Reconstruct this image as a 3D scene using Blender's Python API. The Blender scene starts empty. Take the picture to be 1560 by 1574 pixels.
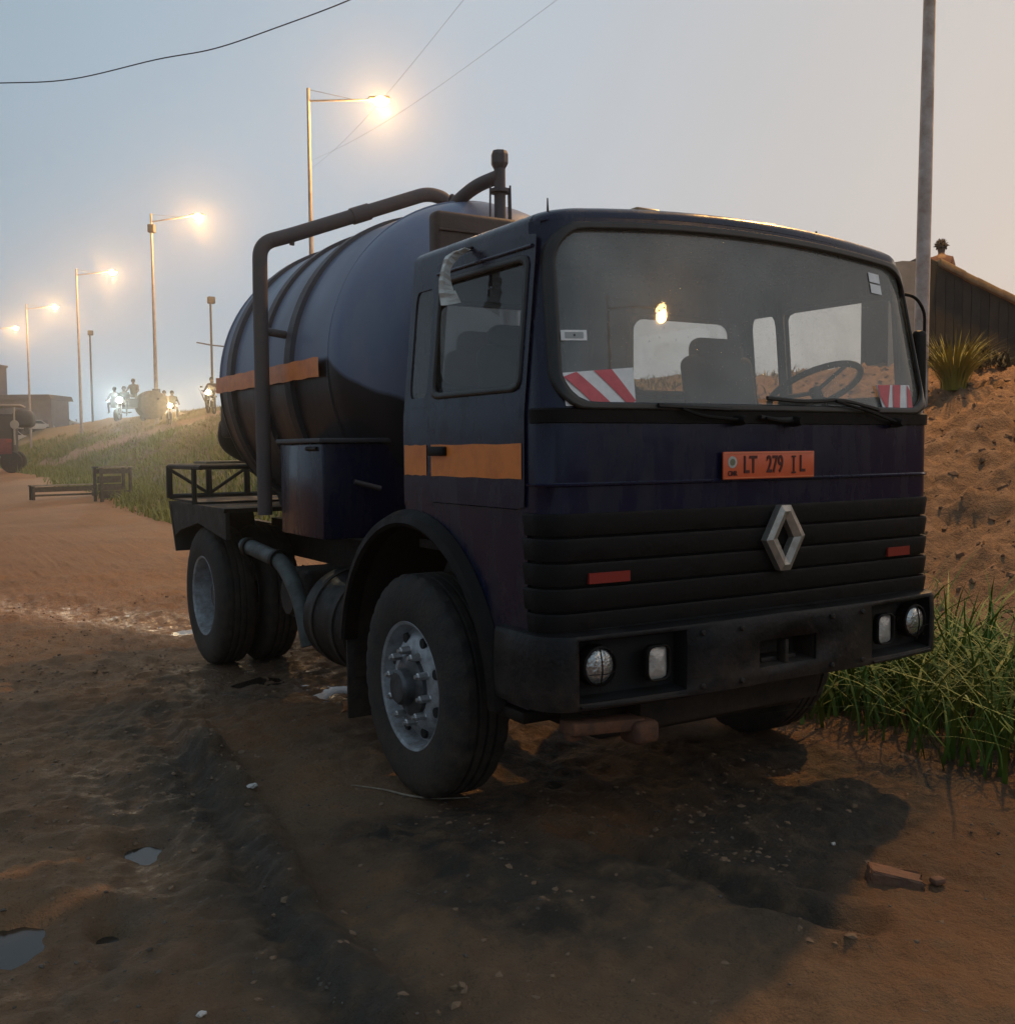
import bpy, bmesh, math, random
import numpy as np
from mathutils import Vector, Matrix

random.seed(7)
rng = np.random.default_rng(11)
scene = bpy.context.scene
COL = scene.collection
PI = math.pi

# ------------------------------------------------------------------ camera
CAM = Vector((-3.1916, -3.096, 1.5971))
YAW, PITCH, ROLL, FPX = 0.5513, -0.0619, -0.0086, 1594.4
_F = Vector((math.sin(YAW) * math.cos(PITCH), math.cos(YAW) * math.cos(PITCH), math.sin(PITCH)))
_R0 = Vector((math.cos(YAW), -math.sin(YAW), 0))
_U0 = _R0.cross(_F)
_R = _R0 * math.cos(ROLL) + _U0 * math.sin(ROLL)
_U = -_R0 * math.sin(ROLL) + _U0 * math.cos(ROLL)
cd = bpy.data.cameras.new('camera')
cam = bpy.data.objects.new('camera', cd)
COL.objects.link(cam)
cd.sensor_fit = 'HORIZONTAL'
cd.sensor_width = 36.0
cd.lens = 36.0 * FPX / 1560.0
cd.clip_start = 0.05
cd.clip_end = 3000
m = Matrix((( _R.x, _U.x, -_F.x, CAM.x), (_R.y, _U.y, -_F.y, CAM.y), (_R.z, _U.z, -_F.z, CAM.z), (0, 0, 0, 1)))
cam.matrix_world = m
scene.camera = cam


def dep(u, v, d):
    """world point seen at photo pixel (u, v) at depth d"""
    return CAM + (_F + _R * ((u - 780) / FPX) - _U * ((v - 787) / FPX)) * d


def gnd(u, v, z=0.0):
    r = _F + _R * ((u - 780) / FPX) - _U * ((v - 787) / FPX)
    t = (z - CAM.z) / r.z
    return CAM + r * t


# ------------------------------------------------------------------ world, sun, exposure
SUN_AZ, SUN_EL = math.radians(84), math.radians(2.0)
world = bpy.data.worlds.new('World')
scene.world = world
world.use_nodes = True
nt = world.node_tree
nt.nodes.clear()
out = nt.nodes.new('ShaderNodeOutputWorld')
bg = nt.nodes.new('ShaderNodeBackground')
bg.inputs['Strength'].default_value = 1.12
sky = nt.nodes.new('ShaderNodeTexSky')
sky.sky_type = 'NISHITA'
sky.sun_disc = False
sky.sun_elevation = SUN_EL
sky.sun_rotation = SUN_AZ
sky.dust_density = 3.0
sky.air_density = 1.5
mul = nt.nodes.new('ShaderNodeVectorMath'); mul.operation = 'SCALE'
mul.inputs['Scale'].default_value = 0.10
nt.links.new(sky.outputs[0], mul.inputs[0])
tc = nt.nodes.new('ShaderNodeTexCoord')
dot = nt.nodes.new('ShaderNodeVectorMath'); dot.operation = 'DOT_PRODUCT'
dot.inputs[1].default_value = (math.sin(SUN_AZ), math.cos(SUN_AZ), -0.12)
nt.links.new(tc.outputs['Generated'], dot.inputs[0])
mp = nt.nodes.new('ShaderNodeMapRange')
mp.inputs['From Min'].default_value = -1.0
nt.links.new(dot.outputs['Value'], mp.inputs['Value'])
rp = nt.nodes.new('ShaderNodeValToRGB')
el = rp.color_ramp.elements
el[0].position = 0.0; el[0].color = (0.21, 0.265, 0.32, 1)
el[1].position = 1.0; el[1].color = (0.80, 0.62, 0.47, 1)
for pos, c in ((0.5, (0.31, 0.40, 0.485)), (0.62, (0.375, 0.475, 0.565)), (0.78, (0.49, 0.545, 0.61)), (0.91, (0.655, 0.60, 0.56))):
    e = rp.color_ramp.elements.new(pos); e.color = (*c, 1)
nt.links.new(mp.outputs[0], rp.inputs[0])
mixw = nt.nodes.new('ShaderNodeMix'); mixw.data_type = 'RGBA'
mixw.inputs['Factor'].default_value = 0.10
nt.links.new(rp.outputs[0], mixw.inputs[6])
nt.links.new(mul.outputs[0], mixw.inputs[7])
# faint unevenness of the overcast
cn = nt.nodes.new('ShaderNodeTexNoise'); cn.inputs['Scale'].default_value = 2.2; cn.inputs['Detail'].default_value = 5
nt.links.new(tc.outputs['Generated'], cn.inputs['Vector'])
cm = nt.nodes.new('ShaderNodeMapRange'); cm.inputs['From Min'].default_value = 0.3; cm.inputs['From Max'].default_value = 0.7
cm.inputs['To Min'].default_value = 0.955; cm.inputs['To Max'].default_value = 1.035
nt.links.new(cn.outputs[0], cm.inputs['Value'])
cs = nt.nodes.new('ShaderNodeVectorMath'); cs.operation = 'SCALE'
nt.links.new(mixw.outputs[2], cs.inputs[0]); nt.links.new(cm.outputs[0], cs.inputs['Scale'])
nt.links.new(cs.outputs[0], bg.inputs['Color'])
nt.links.new(bg.outputs[0], out.inputs[0])

sd = bpy.data.lights.new('sun', 'SUN')
sd.energy = 0.12
sd.angle = math.radians(25)
sd.color = (1.0, 0.86, 0.72)
sun = bpy.data.objects.new('sun', sd)
COL.objects.link(sun)
sdir = Vector((math.sin(SUN_AZ) * math.cos(math.radians(9)), math.cos(SUN_AZ) * math.cos(math.radians(9)), math.sin(math.radians(9))))
sun.rotation_euler = sdir.to_track_quat('Z', 'Y').to_euler()

scene.view_settings.view_transform = 'Standard'
scene.view_settings.look = 'None'
scene.view_settings.exposure = 0.0
scene.view_settings.gamma = 1.0
scene.render.engine = 'CYCLES'
scene.cycles.use_denoising = True
scene.cycles.max_bounces = 8
scene.cycles.transparent_max_bounces = 24
scene.cycles.sample_clamp_indirect = 4.0

# ------------------------------------------------------------------ materials
MATS = {}


def mat(name, c1, c2=None, rough=0.6, metal=0.0, scale=6.0, bump=0.0, bscale=40.0, rough2=None, spec=0.5,
        detail=6.0, lo=0.35, hi=0.65, coat=0.0, emit=None, estr=0.0, streak=None):
    if name in MATS:
        return MATS[name]
    M = bpy.data.materials.new(name)
    M.use_nodes = True
    n = M.node_tree
    b = n.nodes['Principled BSDF']
    b.inputs['Roughness'].default_value = rough
    b.inputs['Metallic'].default_value = metal
    b.inputs['Specular IOR Level'].default_value = spec
    b.inputs['Coat Weight'].default_value = coat
    if c2 is None:
        b.inputs['Base Color'].default_value = (*c1, 1)
    else:
        t = n.nodes.new('ShaderNodeTexCoord')
        no = n.nodes.new('ShaderNodeTexNoise')
        no.inputs['Scale'].default_value = scale
        no.inputs['Detail'].default_value = detail
        no.inputs['Roughness'].default_value = 0.65
        if streak:
            mpn = n.nodes.new('ShaderNodeMapping')
            mpn.inputs['Scale'].default_value = streak
            n.links.new(t.outputs['Object'], mpn.inputs['Vector'])
            n.links.new(mpn.outputs[0], no.inputs['Vector'])
        else:
            n.links.new(t.outputs['Object'], no.inputs['Vector'])
        r = n.nodes.new('ShaderNodeMapRange')
        r.inputs['From Min'].default_value = lo
        r.inputs['From Max'].default_value = hi
        n.links.new(no.outputs[0], r.inputs['Value'])
        mx = n.nodes.new('ShaderNodeMix'); mx.data_type = 'RGBA'
        mx.inputs[6].default_value = (*c1, 1)
        mx.inputs[7].default_value = (*c2, 1)
        n.links.new(r.outputs[0], mx.inputs['Factor'])
        n.links.new(mx.outputs[2], b.inputs['Base Color'])
        if rough2 is not None:
            r2 = n.nodes.new('ShaderNodeMapRange')
            r2.inputs['To Min'].default_value = rough
            r2.inputs['To Max'].default_value = rough2
            n.links.new(r.outputs[0], r2.inputs['Value'])
            n.links.new(r2.outputs[0], b.inputs['Roughness'])
    if bump > 0:
        t = n.nodes.new('ShaderNodeTexCoord')
        nb = n.nodes.new('ShaderNodeTexNoise')
        nb.inputs['Scale'].default_value = bscale
        nb.inputs['Detail'].default_value = 8
        n.links.new(t.outputs['Object'], nb.inputs['Vector'])
        bm = n.nodes.new('ShaderNodeBump')
        bm.inputs['Strength'].default_value = bump
        bm.inputs['Distance'].default_value = 0.02
        n.links.new(nb.outputs[0], bm.inputs['Height'])
        n.links.new(bm.outputs[0], b.inputs['Normal'])
    if emit is not None:
        b.inputs['Emission Color'].default_value = (*emit, 1)
        b.inputs['Emission Strength'].default_value = estr
    MATS[name] = M
    return M


NAVY = mat('navy_paint', (0.0040, 0.0072, 0.032), (0.012, 0.014, 0.026), rough=0.22, rough2=0.45, scale=5, bump=0.16, bscale=5, lo=0.45, hi=0.8, streak=(1.6, 1.6, 0.35), spec=0.38)
TANKP = mat('tank_paint', (0.135, 0.175, 0.275), (0.215, 0.235, 0.30), rough=0.33, rough2=0.55, scale=4.0, bump=0.12, bscale=7, lo=0.35, hi=0.75, streak=(0.8, 1.3, 0.4))
def add_mud(M, z_lo, z_hi, strength=0.7, col=(0.12, 0.075, 0.045), scale=9.0):
    """dried mud splashed up from the road: patchy, thinning out with height"""
    n = M.node_tree
    b = n.nodes['Principled BSDF']
    t = n.nodes.new('ShaderNodeTexCoord')
    sp = n.nodes.new('ShaderNodeSeparateXYZ'); n.links.new(t.outputs['Object'], sp.inputs[0])
    hr = n.nodes.new('ShaderNodeMapRange'); hr.inputs['From Min'].default_value = z_hi; hr.inputs['From Max'].default_value = z_lo
    n.links.new(sp.outputs['Z'], hr.inputs['Value'])
    no = n.nodes.new('ShaderNodeTexNoise'); no.inputs['Scale'].default_value = scale; no.inputs['Detail'].default_value = 10; no.inputs['Roughness'].default_value = 0.75
    n.links.new(t.outputs['Object'], no.inputs['Vector'])
    a = n.nodes.new('ShaderNodeMath'); a.operation = 'MULTIPLY_ADD'; a.inputs[1].default_value = 0.35
    n.links.new(hr.outputs[0], a.inputs[0]); n.links.new(no.outputs[0], a.inputs[2])
    r = n.nodes.new('ShaderNodeMapRange'); r.inputs['From Min'].default_value = 0.60; r.inputs['From Max'].default_value = 0.92; r.inputs['To Max'].default_value = strength
    n.links.new(a.outputs[0], r.inputs['Value'])
    x = n.nodes.new('ShaderNodeMix'); x.data_type = 'RGBA'; x.inputs[7].default_value = (*col, 1)
    lk = b.inputs['Base Color'].links
    if lk:
        n.links.new(lk[0].from_socket, x.inputs[6])
    else:
        x.inputs[6].default_value = b.inputs['Base Color'].default_value
    n.links.new(r.outputs[0], x.inputs['Factor']); n.links.new(x.outputs[2], b.inputs['Base Color'])
    y = n.nodes.new('ShaderNodeMix'); y.data_type = 'FLOAT'; y.inputs[3].default_value = 0.92
    lk = b.inputs['Roughness'].links
    if lk:
        n.links.new(lk[0].from_socket, y.inputs[2])
    else:
        y.inputs[2].default_value = b.inputs['Roughness'].default_value
    n.links.new(r.outputs[0], y.inputs[0]); n.links.new(y.outputs[0], b.inputs['Roughness'])


def _tone_and_reflection(M):
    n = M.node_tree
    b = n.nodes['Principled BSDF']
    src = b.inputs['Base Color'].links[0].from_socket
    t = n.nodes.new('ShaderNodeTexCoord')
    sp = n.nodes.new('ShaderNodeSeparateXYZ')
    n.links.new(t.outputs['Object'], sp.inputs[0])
    # two-tone edge, partly a painted-in reflection: level on barrel, sloping over the dish
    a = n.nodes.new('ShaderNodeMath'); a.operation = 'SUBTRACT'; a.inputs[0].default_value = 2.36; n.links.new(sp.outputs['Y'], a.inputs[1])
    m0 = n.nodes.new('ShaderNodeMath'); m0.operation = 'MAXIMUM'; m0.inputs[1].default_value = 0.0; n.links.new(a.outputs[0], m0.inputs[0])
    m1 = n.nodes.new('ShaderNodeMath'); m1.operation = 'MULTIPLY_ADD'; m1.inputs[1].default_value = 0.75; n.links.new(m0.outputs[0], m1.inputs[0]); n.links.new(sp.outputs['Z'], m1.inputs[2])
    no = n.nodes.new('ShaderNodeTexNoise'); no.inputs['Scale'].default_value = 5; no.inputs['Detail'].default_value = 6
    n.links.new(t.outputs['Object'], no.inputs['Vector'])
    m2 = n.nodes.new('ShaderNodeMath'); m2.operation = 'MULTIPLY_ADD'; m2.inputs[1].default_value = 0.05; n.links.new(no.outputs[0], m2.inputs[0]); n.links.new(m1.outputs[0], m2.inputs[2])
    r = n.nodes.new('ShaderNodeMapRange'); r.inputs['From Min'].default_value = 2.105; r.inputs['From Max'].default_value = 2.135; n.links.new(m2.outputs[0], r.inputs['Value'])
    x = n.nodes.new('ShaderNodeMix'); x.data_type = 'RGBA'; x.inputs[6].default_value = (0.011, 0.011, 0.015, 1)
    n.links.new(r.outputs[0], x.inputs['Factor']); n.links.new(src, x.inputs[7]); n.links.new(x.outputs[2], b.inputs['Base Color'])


RIBM = mat('rib_paint', (0.060, 0.058, 0.072), (0.095, 0.080, 0.080), rough=0.5, rough2=0.7, scale=6, bump=0.1)
_tone_and_reflection(TANKP)
_tone_and_reflection(RIBM)
add_mud(NAVY, 0.55, 1.25, 0.35)
PIPEM = mat('pipe_steel', (0.075, 0.066, 0.072), (0.12, 0.09, 0.085), rough=0.48, rough2=0.75, scale=9, bump=0.15, bscale=40)
RUSTBOX = mat('brown_primer', (0.055, 0.032, 0.024), (0.085, 0.050, 0.038), rough=0.6, scale=5, bump=0.1)
RUST = mat('rust', (0.16, 0.065, 0.03), (0.07, 0.035, 0.022), rough=0.85, scale=14, bump=0.3)
BLACK = mat('black_plastic', (0.0035, 0.0033, 0.0035), (0.009, 0.008, 0.007), rough=0.45, rough2=0.7, scale=8, bump=0.10, spec=0.18)
BUMPER = mat('bumper_plastic', (0.008, 0.008, 0.009), (0.020, 0.018, 0.017), rough=0.42, rough2=0.68, scale=5, bump=0.16, spec=0.25, lo=0.4, hi=0.7)
CHASSIS = mat('chassis_black', (0.008, 0.0075, 0.007), (0.022, 0.017, 0.013), rough=0.6, rough2=0.85, scale=7, bump=0.2)
RUBBER = mat('tyre_rubber', (0.013, 0.013, 0.013), (0.050, 0.040, 0.030), rough=0.75, rough2=0.95, scale=9, bump=0.25, bscale=60, lo=0.4, hi=0.7)
GASKET = mat('gasket_rubber', (0.010, 0.010, 0.010), (0.022, 0.022, 0.02), rough=0.45, scale=10)
add_mud(BUMPER, 0.5, 0.95, 0.35)
add_mud(BLACK, 0.5, 1.0, 0.15)
add_mud(RUBBER, 0.0, 0.9, 0.65, (0.085, 0.056, 0.036), 13)
add_mud(CHASSIS, 0.3, 1.2, 0.4)
RIM = mat('rim_silver', (0.42, 0.46, 0.50), (0.20, 0.20, 0.20), rough=0.42, rough2=0.6, metal=0.3, scale=9, bump=0.08, lo=0.45, hi=0.72)
add_mud(RIM, 0.1, 1.0, 0.6, (0.10, 0.065, 0.04), 16)
RIMD = mat('hub_dark', (0.10, 0.11, 0.12), (0.05, 0.045, 0.04), rough=0.4, rough2=0.65, metal=0.4, scale=12, bump=0.1)
CHROME = mat('nut_steel', (0.62, 0.64, 0.66), (0.4, 0.38, 0.36), rough=0.3, rough2=0.5, metal=0.8, scale=30)
ORANGE = mat('orange_tape', (0.86, 0.24, 0.030), (0.62, 0.15, 0.022), rough=0.4, scale=9, bump=0.06, bscale=25, lo=0.45, hi=0.8)
PLATE = mat('plate_orange', (0.80, 0.155, 0.055), (0.72, 0.13, 0.05), rough=0.4, scale=12)
PLINK = mat('plate_ink', (0.075, 0.010, 0.008), rough=0.5)
WHITE = mat('white_label', (0.90, 0.90, 0.88), (0.78, 0.78, 0.76), rough=0.6, scale=30)
TAPEW = mat('white_tape', (0.70, 0.70, 0.66), (0.5, 0.5, 0.47), rough=0.6, scale=20, bump=0.35, bscale=25)
RED = mat('red_marking', (0.70, 0.13, 0.15), (0.6, 0.10, 0.12), rough=0.5, scale=20)
REFL = mat('red_reflector', (0.28, 0.030, 0.022), rough=0.3)
EMBLEM = mat('emblem_metal', (0.46, 0.43, 0.38), (0.30, 0.28, 0.25), rough=0.38, rough2=0.55, metal=0.7, scale=18, bump=0.08)
LENS = mat('lamp_lens', (0.62, 0.64, 0.64), (0.42, 0.42, 0.40), rough=0.12, metal=0.75, scale=9, bump=0.4, bscale=55)
LENSF = mat('frosted_lens', (0.62, 0.58, 0.52), (0.45, 0.42, 0.38), rough=0.3, metal=0.2, scale=14, bump=0.3, bscale=70)
SEATM = mat('seat_cloth', (0.05, 0.048, 0.046), (0.035, 0.033, 0.03), rough=0.9, scale=10)
INTER = mat('cab_lining', (0.10, 0.095, 0.09), (0.075, 0.07, 0.066), rough=0.85, scale=6)
HOSE = mat('suction_hose', (0.085, 0.105, 0.105), (0.05, 0.055, 0.05), rough=0.45, rough2=0.7, scale=10, bump=0.15)
WOOD = mat('weathered_wood', (0.055, 0.045, 0.032), (0.10, 0.082, 0.058), rough=0.85, scale=12, bump=0.3)
WOODL = mat('worn_plank', (0.30, 0.26, 0.17), (0.18, 0.15, 0.10), rough=0.8, scale=8, bump=0.2)
GALV = mat('galvanised_pole', (0.36, 0.33, 0.31), (0.25, 0.22, 0.20), rough=0.55, rough2=0.75, metal=0.2, scale=5, bump=0.05)
CONC = mat('weathered_pole', (0.55, 0.54, 0.53), (0.30, 0.24, 0.20), rough=0.8, scale=3.0, bump=0.2, bscale=18)
DKPOLE = mat('dark_pole', (0.07, 0.07, 0.075), (0.05, 0.05, 0.05), rough=0.7)
CABLE = mat('cable_black', (0.012, 0.012, 0.013), rough=0.7)
SKIN = mat('skin', (0.10, 0.055, 0.035), (0.08, 0.045, 0.03), rough=0.6, scale=20)
HAIR = mat('hair', (0.012, 0.010, 0.009), rough=0.8)
CLOTH = [mat('cloth_%d' % i, c, tuple(0.7 * k for k in c), rough=0.9, scale=12, bump=0.1) for i, c in enumerate((
    (0.10, 0.09, 0.085), (0.05, 0.055, 0.06), (0.16, 0.13, 0.10), (0.09, 0.05, 0.045), (0.035, 0.035, 0.045), (0.07, 0.075, 0.06)))]
CARPAINT = [mat('car_paint_%d' % i, c, rough=0.3, coat=0.4) for i, c in enumerate(((0.55, 0.55, 0.54), (0.40, 0.38, 0.36), (0.30, 0.10, 0.06), (0.03, 0.03, 0.035)))]
DARKG = mat('dark_glass', (0.02, 0.024, 0.026), rough=0.08)
FARWALL = mat('far_wall', (0.12, 0.12, 0.14), (0.09, 0.09, 0.10), rough=0.9, scale=1.0)
ROOFM = mat('far_roof', (0.10, 0.09, 0.085), (0.14, 0.12, 0.11), rough=0.8, scale=0.7)
BRICKM = mat('fired_brick', (0.20, 0.095, 0.055), (0.13, 0.075, 0.05), rough=0.9, scale=14, bump=0.4)
LITTER = mat('litter_plastic', (0.62, 0.60, 0.56), (0.5, 0.45, 0.4), rough=0.5, scale=12)
DRUM = mat('old_drum', (0.16, 0.14, 0.115), (0.09, 0.075, 0.06), rough=0.75, scale=6, bump=0.2)
SODIUM = mat('sodium_lamp', (1, 0.8, 0.5), rough=0.4, emit=(1.0, 0.60, 0.22), estr=60)
HEADW = mat('headlight_white', (1, 1, 1), rough=0.3, emit=(0.86, 1.0, 0.96), estr=160)
HEADY = mat('headlight_yellow', (1, 0.9, 0.6), rough=0.3, emit=(1.0, 0.72, 0.34), estr=90)


def glass(name, tint=(0.8, 0.84, 0.83), film=0.10, filmc=(0.30, 0.30, 0.28), bump=0.25, bscale=60, rough=0.04, drops=0.0):
    M = bpy.data.materials.new(name)
    M.use_nodes = True
    n = M.node_tree
    n.nodes.clear()
    o = n.nodes.new('ShaderNodeOutputMaterial')
    tr = n.nodes.new('ShaderNodeBsdfTransparent'); tr.inputs[0].default_value = (*tint, 1)
    gl = n.nodes.new('ShaderNodeBsdfGlossy'); gl.inputs['Roughness'].default_value = rough
    df = n.nodes.new('ShaderNodeBsdfDiffuse'); df.inputs[0].default_value = (*filmc, 1)
    lw = n.nodes.new('ShaderNodeLayerWeight'); lw.inputs['Blend'].default_value = 0.5
    pw = n.nodes.new('ShaderNodeMath'); pw.operation = 'POWER'; pw.inputs[1].default_value = 5.0
    n.links.new(lw.outputs['Facing'], pw.inputs[0])
    fr = n.nodes.new('ShaderNodeMath'); fr.operation = 'MULTIPLY_ADD'; fr.inputs[1].default_value = 0.5; fr.inputs[2].default_value = 0.045
    n.links.new(pw.outputs[0], fr.inputs[0])
    t = n.nodes.new('ShaderNodeTexCoord')
    vo = n.nodes.new('ShaderNodeTexNoise'); vo.inputs['Scale'].default_value = bscale; vo.inputs['Detail'].default_value = 2
    n.links.new(t.outputs['Object'], vo.inputs['Vector'])
    bm0 = n.nodes.new('ShaderNodeBump'); bm0.inputs['Strength'].default_value = bump; bm0.inputs['Distance'].default_value = 0.004
    n.links.new(vo.outputs[0], bm0.inputs['Height'])
    vr = n.nodes.new('ShaderNodeTexVoronoi'); vr.inputs['Scale'].default_value = 75
    n.links.new(t.outputs['Object'], vr.inputs['Vector'])
    dr = n.nodes.new('ShaderNodeMapRange'); dr.interpolation_type = 'SMOOTHSTEP'
    dr.inputs['From Min'].default_value = 0.34; dr.inputs['From Max'].default_value = 0.08
    n.links.new(vr.outputs['Distance'], dr.inputs['Value'])
    sx = n.nodes.new('ShaderNodeSeparateColor'); n.links.new(vr.outputs['Color'], sx.inputs[0])
    th = n.nodes.new('ShaderNodeMath'); th.operation = 'GREATER_THAN'; th.inputs[1].default_value = 0.72; n.links.new(sx.outputs[0], th.inputs[0])
    ml = n.nodes.new('ShaderNodeMath'); ml.operation = 'MULTIPLY'; n.links.new(dr.outputs[0], ml.inputs[0]); n.links.new(th.outputs[0], ml.inputs[1])
    bm = n.nodes.new('ShaderNodeBump'); bm.inputs['Strength'].default_value = drops; bm.inputs['Distance'].default_value = 0.002
    n.links.new(ml.outputs[0], bm.inputs['Height']); n.links.new(bm0.outputs[0], bm.inputs['Normal'])
    n.links.new(bm.outputs[0], gl.inputs['Normal'])
    mf = n.nodes.new('ShaderNodeMath'); mf.operation = 'MULTIPLY'; mf.inputs[1].default_value = 1.7
    n.links.new(fr.outputs[0], mf.inputs[0])
    ds = n.nodes.new('ShaderNodeTexNoise'); ds.inputs['Scale'].default_value = 3.0; ds.inputs['Detail'].default_value = 9
    n.links.new(t.outputs['Object'], ds.inputs['Vector'])
    dm = n.nodes.new('ShaderNodeMapRange'); dm.inputs['From Min'].default_value = 0.3; dm.inputs['From Max'].default_value = 0.75
    dm.inputs['To Min'].default_value = film * 0.6; dm.inputs['To Max'].default_value = film * 1.5
    n.links.new(ds.outputs[0], dm.inputs['Value'])
    fd = n.nodes.new('ShaderNodeMath'); fd.operation = 'MULTIPLY_ADD'; fd.inputs[1].default_value = 0.22 if drops > 0.4 else 0.05
    n.links.new(ml.outputs[0], fd.inputs[0]); n.links.new(dm.outputs[0], fd.inputs[2])
    gl2 = n.nodes.new('ShaderNodeBsdfGlossy'); gl2.inputs['Roughness'].default_value = 0.22
    n.links.new(bm.outputs[0], gl2.inputs['Normal'])
    mg = n.nodes.new('ShaderNodeMixShader'); mg.inputs[0].default_value = 0.16 if drops > 0.4 else 0.0
    n.links.new(gl.outputs[0], mg.inputs[1]); n.links.new(gl2.outputs[0], mg.inputs[2])
    m1 = n.nodes.new('ShaderNodeMixShader'); m2 = n.nodes.new('ShaderNodeMixShader')
    n.links.new(fd.outputs[0], m1.inputs[0]); n.links.new(tr.outputs[0], m1.inputs[1]); n.links.new(df.outputs[0], m1.inputs[2])
    n.links.new(mf.outputs[0], m2.inputs[0]); n.links.new(m1.outputs[0], m2.inputs[1]); n.links.new(mg.outputs[0], m2.inputs[2])
    n.links.new(m2.outputs[0], o.inputs[0])
    MATS[name] = M
    return M


WINDSHIELD = glass('windshield_glass', tint=(0.95, 0.96, 0.94), film=0.34, filmc=(0.42, 0.41, 0.36), bump=0.02, bscale=12, rough=0.02, drops=0.6)
SIDEGLASS = glass('side_glass', tint=(0.90, 0.92, 0.92), film=0.06, filmc=(0.25, 0.27, 0.28), bump=0.06, bscale=5, rough=0.03, drops=0.3)


# ------------------------------------------------------------------ mesh helpers
def link(o, parent=None):
    COL.objects.link(o)
    if parent is not None:
        o.parent = parent
    return o


def obj(name, verts, faces, material, parent=None, smooth=False, loc=None, mats=None, midx=None):
    me = bpy.data.meshes.new(name)
    me.from_pydata([tuple(v) for v in verts], [], faces)
    if mats:
        for k in mats:
            me.materials.append(k)
        if midx is not None:
            me.polygons.foreach_set('material_index', midx)
    else:
        me.materials.append(material)
    if smooth:
        me.polygons.foreach_set('use_smooth', [True] * len(me.polygons))
    me.update()
    o = bpy.data.objects.new(name, me)
    if loc is not None:
        o.location = loc
    return link(o, parent)


def from_bm(name, bm, material, parent=None, smooth=None, loc=None):
    bmesh.ops.recalc_face_normals(bm, faces=bm.faces)
    me = bpy.data.meshes.new(name)
    bm.to_mesh(me)
    bm.free()
    me.materials.append(material)
    if smooth == 'auto':
        me.polygons.foreach_set('use_smooth', [True] * len(me.polygons))
        try:
            me.set_sharp_from_angle(angle=math.radians(35))
        except Exception:
            pass
    elif smooth:
        me.polygons.foreach_set('use_smooth', [True] * len(me.polygons))
    o = bpy.data.objects.new(name, me)
    if loc is not None:
        o.location = loc
    return link(o, parent)


def tag(o, label, cat, group=None, kind=None):
    if label:
        o['label'] = label
    if cat:
        o['category'] = cat
    if group:
        o['group'] = group
    if kind:
        o['kind'] = kind
    return o


def empty(name, label=None, cat=None, loc=(0, 0, 0), rz=0.0, parent=None, group=None):
    o = bpy.data.objects.new(name, None)
    o.empty_display_size = 0.2
    o.location = loc
    o.rotation_euler = (0, 0, rz)
    link(o, parent)
    return tag(o, label, cat, group)


def bm_box(bm, c, s, bevel=0.0, rot=None, seg=2):
    r = bmesh.ops.create_cube(bm, size=1.0)
    vs = r['verts']
    M = Matrix.Translation(Vector(c))
    if rot is not None:
        M = M @ rot.to_4x4()
    M = M @ Matrix.Diagonal((s[0], s[1], s[2], 1))
    bmesh.ops.transform(bm, matrix=M, verts=vs)
    if bevel > 0:
        es = list({e for v in vs for e in v.link_edges})
        bmesh.ops.bevel(bm, geom=es, offset=bevel, segments=seg, affect='EDGES', profile=0.5)


def box(name, c, s, material, parent=None, bevel=0.0, rot=None, seg=2):
    bm = bmesh.new()
    bm_box(bm, c, s, bevel, rot, seg)
    return from_bm(name, bm, material, parent, 'auto' if bevel > 0 else None)


def smooth_path(pts, n=8):
    """Catmull-Rom"""
    P = [Vector(p) for p in pts]
    P = [P[0] * 2 - P[1]] + P + [P[-1] * 2 - P[-2]]
    o = []
    for i in range(1, len(P) - 2):
        a, b, c, d = P[i - 1], P[i], P[i + 1], P[i + 2]
        for k in range(n):
            t = k / n
            o.append(0.5 * ((2 * b) + (c - a) * t + (2 * a - 5 * b + 4 * c - d) * t * t + (3 * b - a - 3 * c + d) * t ** 3))
    o.append(P[-2])
    return o


def bend_path(pts, r=0.15, n=6):
    """polyline with rounded corners"""
    P = [Vector(p) for p in pts]
    o = [P[0]]
    for i in range(1, len(P) - 1):
        a, b, c = P[i - 1], P[i], P[i + 1]
        d1, d2 = (a - b), (c - b)
        q = min(r, d1.length * 0.45, d2.length * 0.45)
        s, e = b + d1.normalized() * q, b + d2.normalized() * q
        for k in range(n + 1):
            t = k / n
            o.append(s * (1 - t) ** 2 + b * 2 * t * (1 - t) + e * t * t)
    o.append(P[-1])
    return o


def tube_geo(pts, r, n=10, cap=True):
    pts = [Vector(p) for p in pts]
    rad = r if isinstance(r, (list, tuple)) else [r] * len(pts)
    V, Fc = [], []
    t0 = (pts[1] - pts[0]).normalized()
    up = Vector((0, 0, 1)) if abs(t0.z) < 0.9 else Vector((1, 0, 0))
    nrm = (up - t0 * up.dot(t0)).normalized()
    for i, p in enumerate(pts):
        if i == 0:
            t = t0
        elif i == len(pts) - 1:
            t = (pts[i] - pts[i - 1]).normalized()
        else:
            t = ((pts[i + 1] - p).normalized() + (p - pts[i - 1]).normalized())
            t = t.normalized() if t.length > 1e-6 else t0
        nrm = (nrm - t * nrm.dot(t))
        nrm = nrm.normalized() if nrm.length > 1e-6 else Vector((1, 0, 0))
        b = t.cross(nrm)
        for k in range(n):
            a = 2 * PI * k / n
            V.append(p + (nrm * math.cos(a) + b * math.sin(a)) * rad[i])
    for i in range(len(pts) - 1):
        for k in range(n):
            k2 = (k + 1) % n
            Fc.append((i * n + k, i * n + k2, (i + 1) * n + k2, (i + 1) * n + k))
    if cap:
        Fc.append(tuple(range(n - 1, -1, -1)))
        Fc.append(tuple((len(pts) - 1) * n + k for k in range(n)))
    return V, Fc


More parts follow.
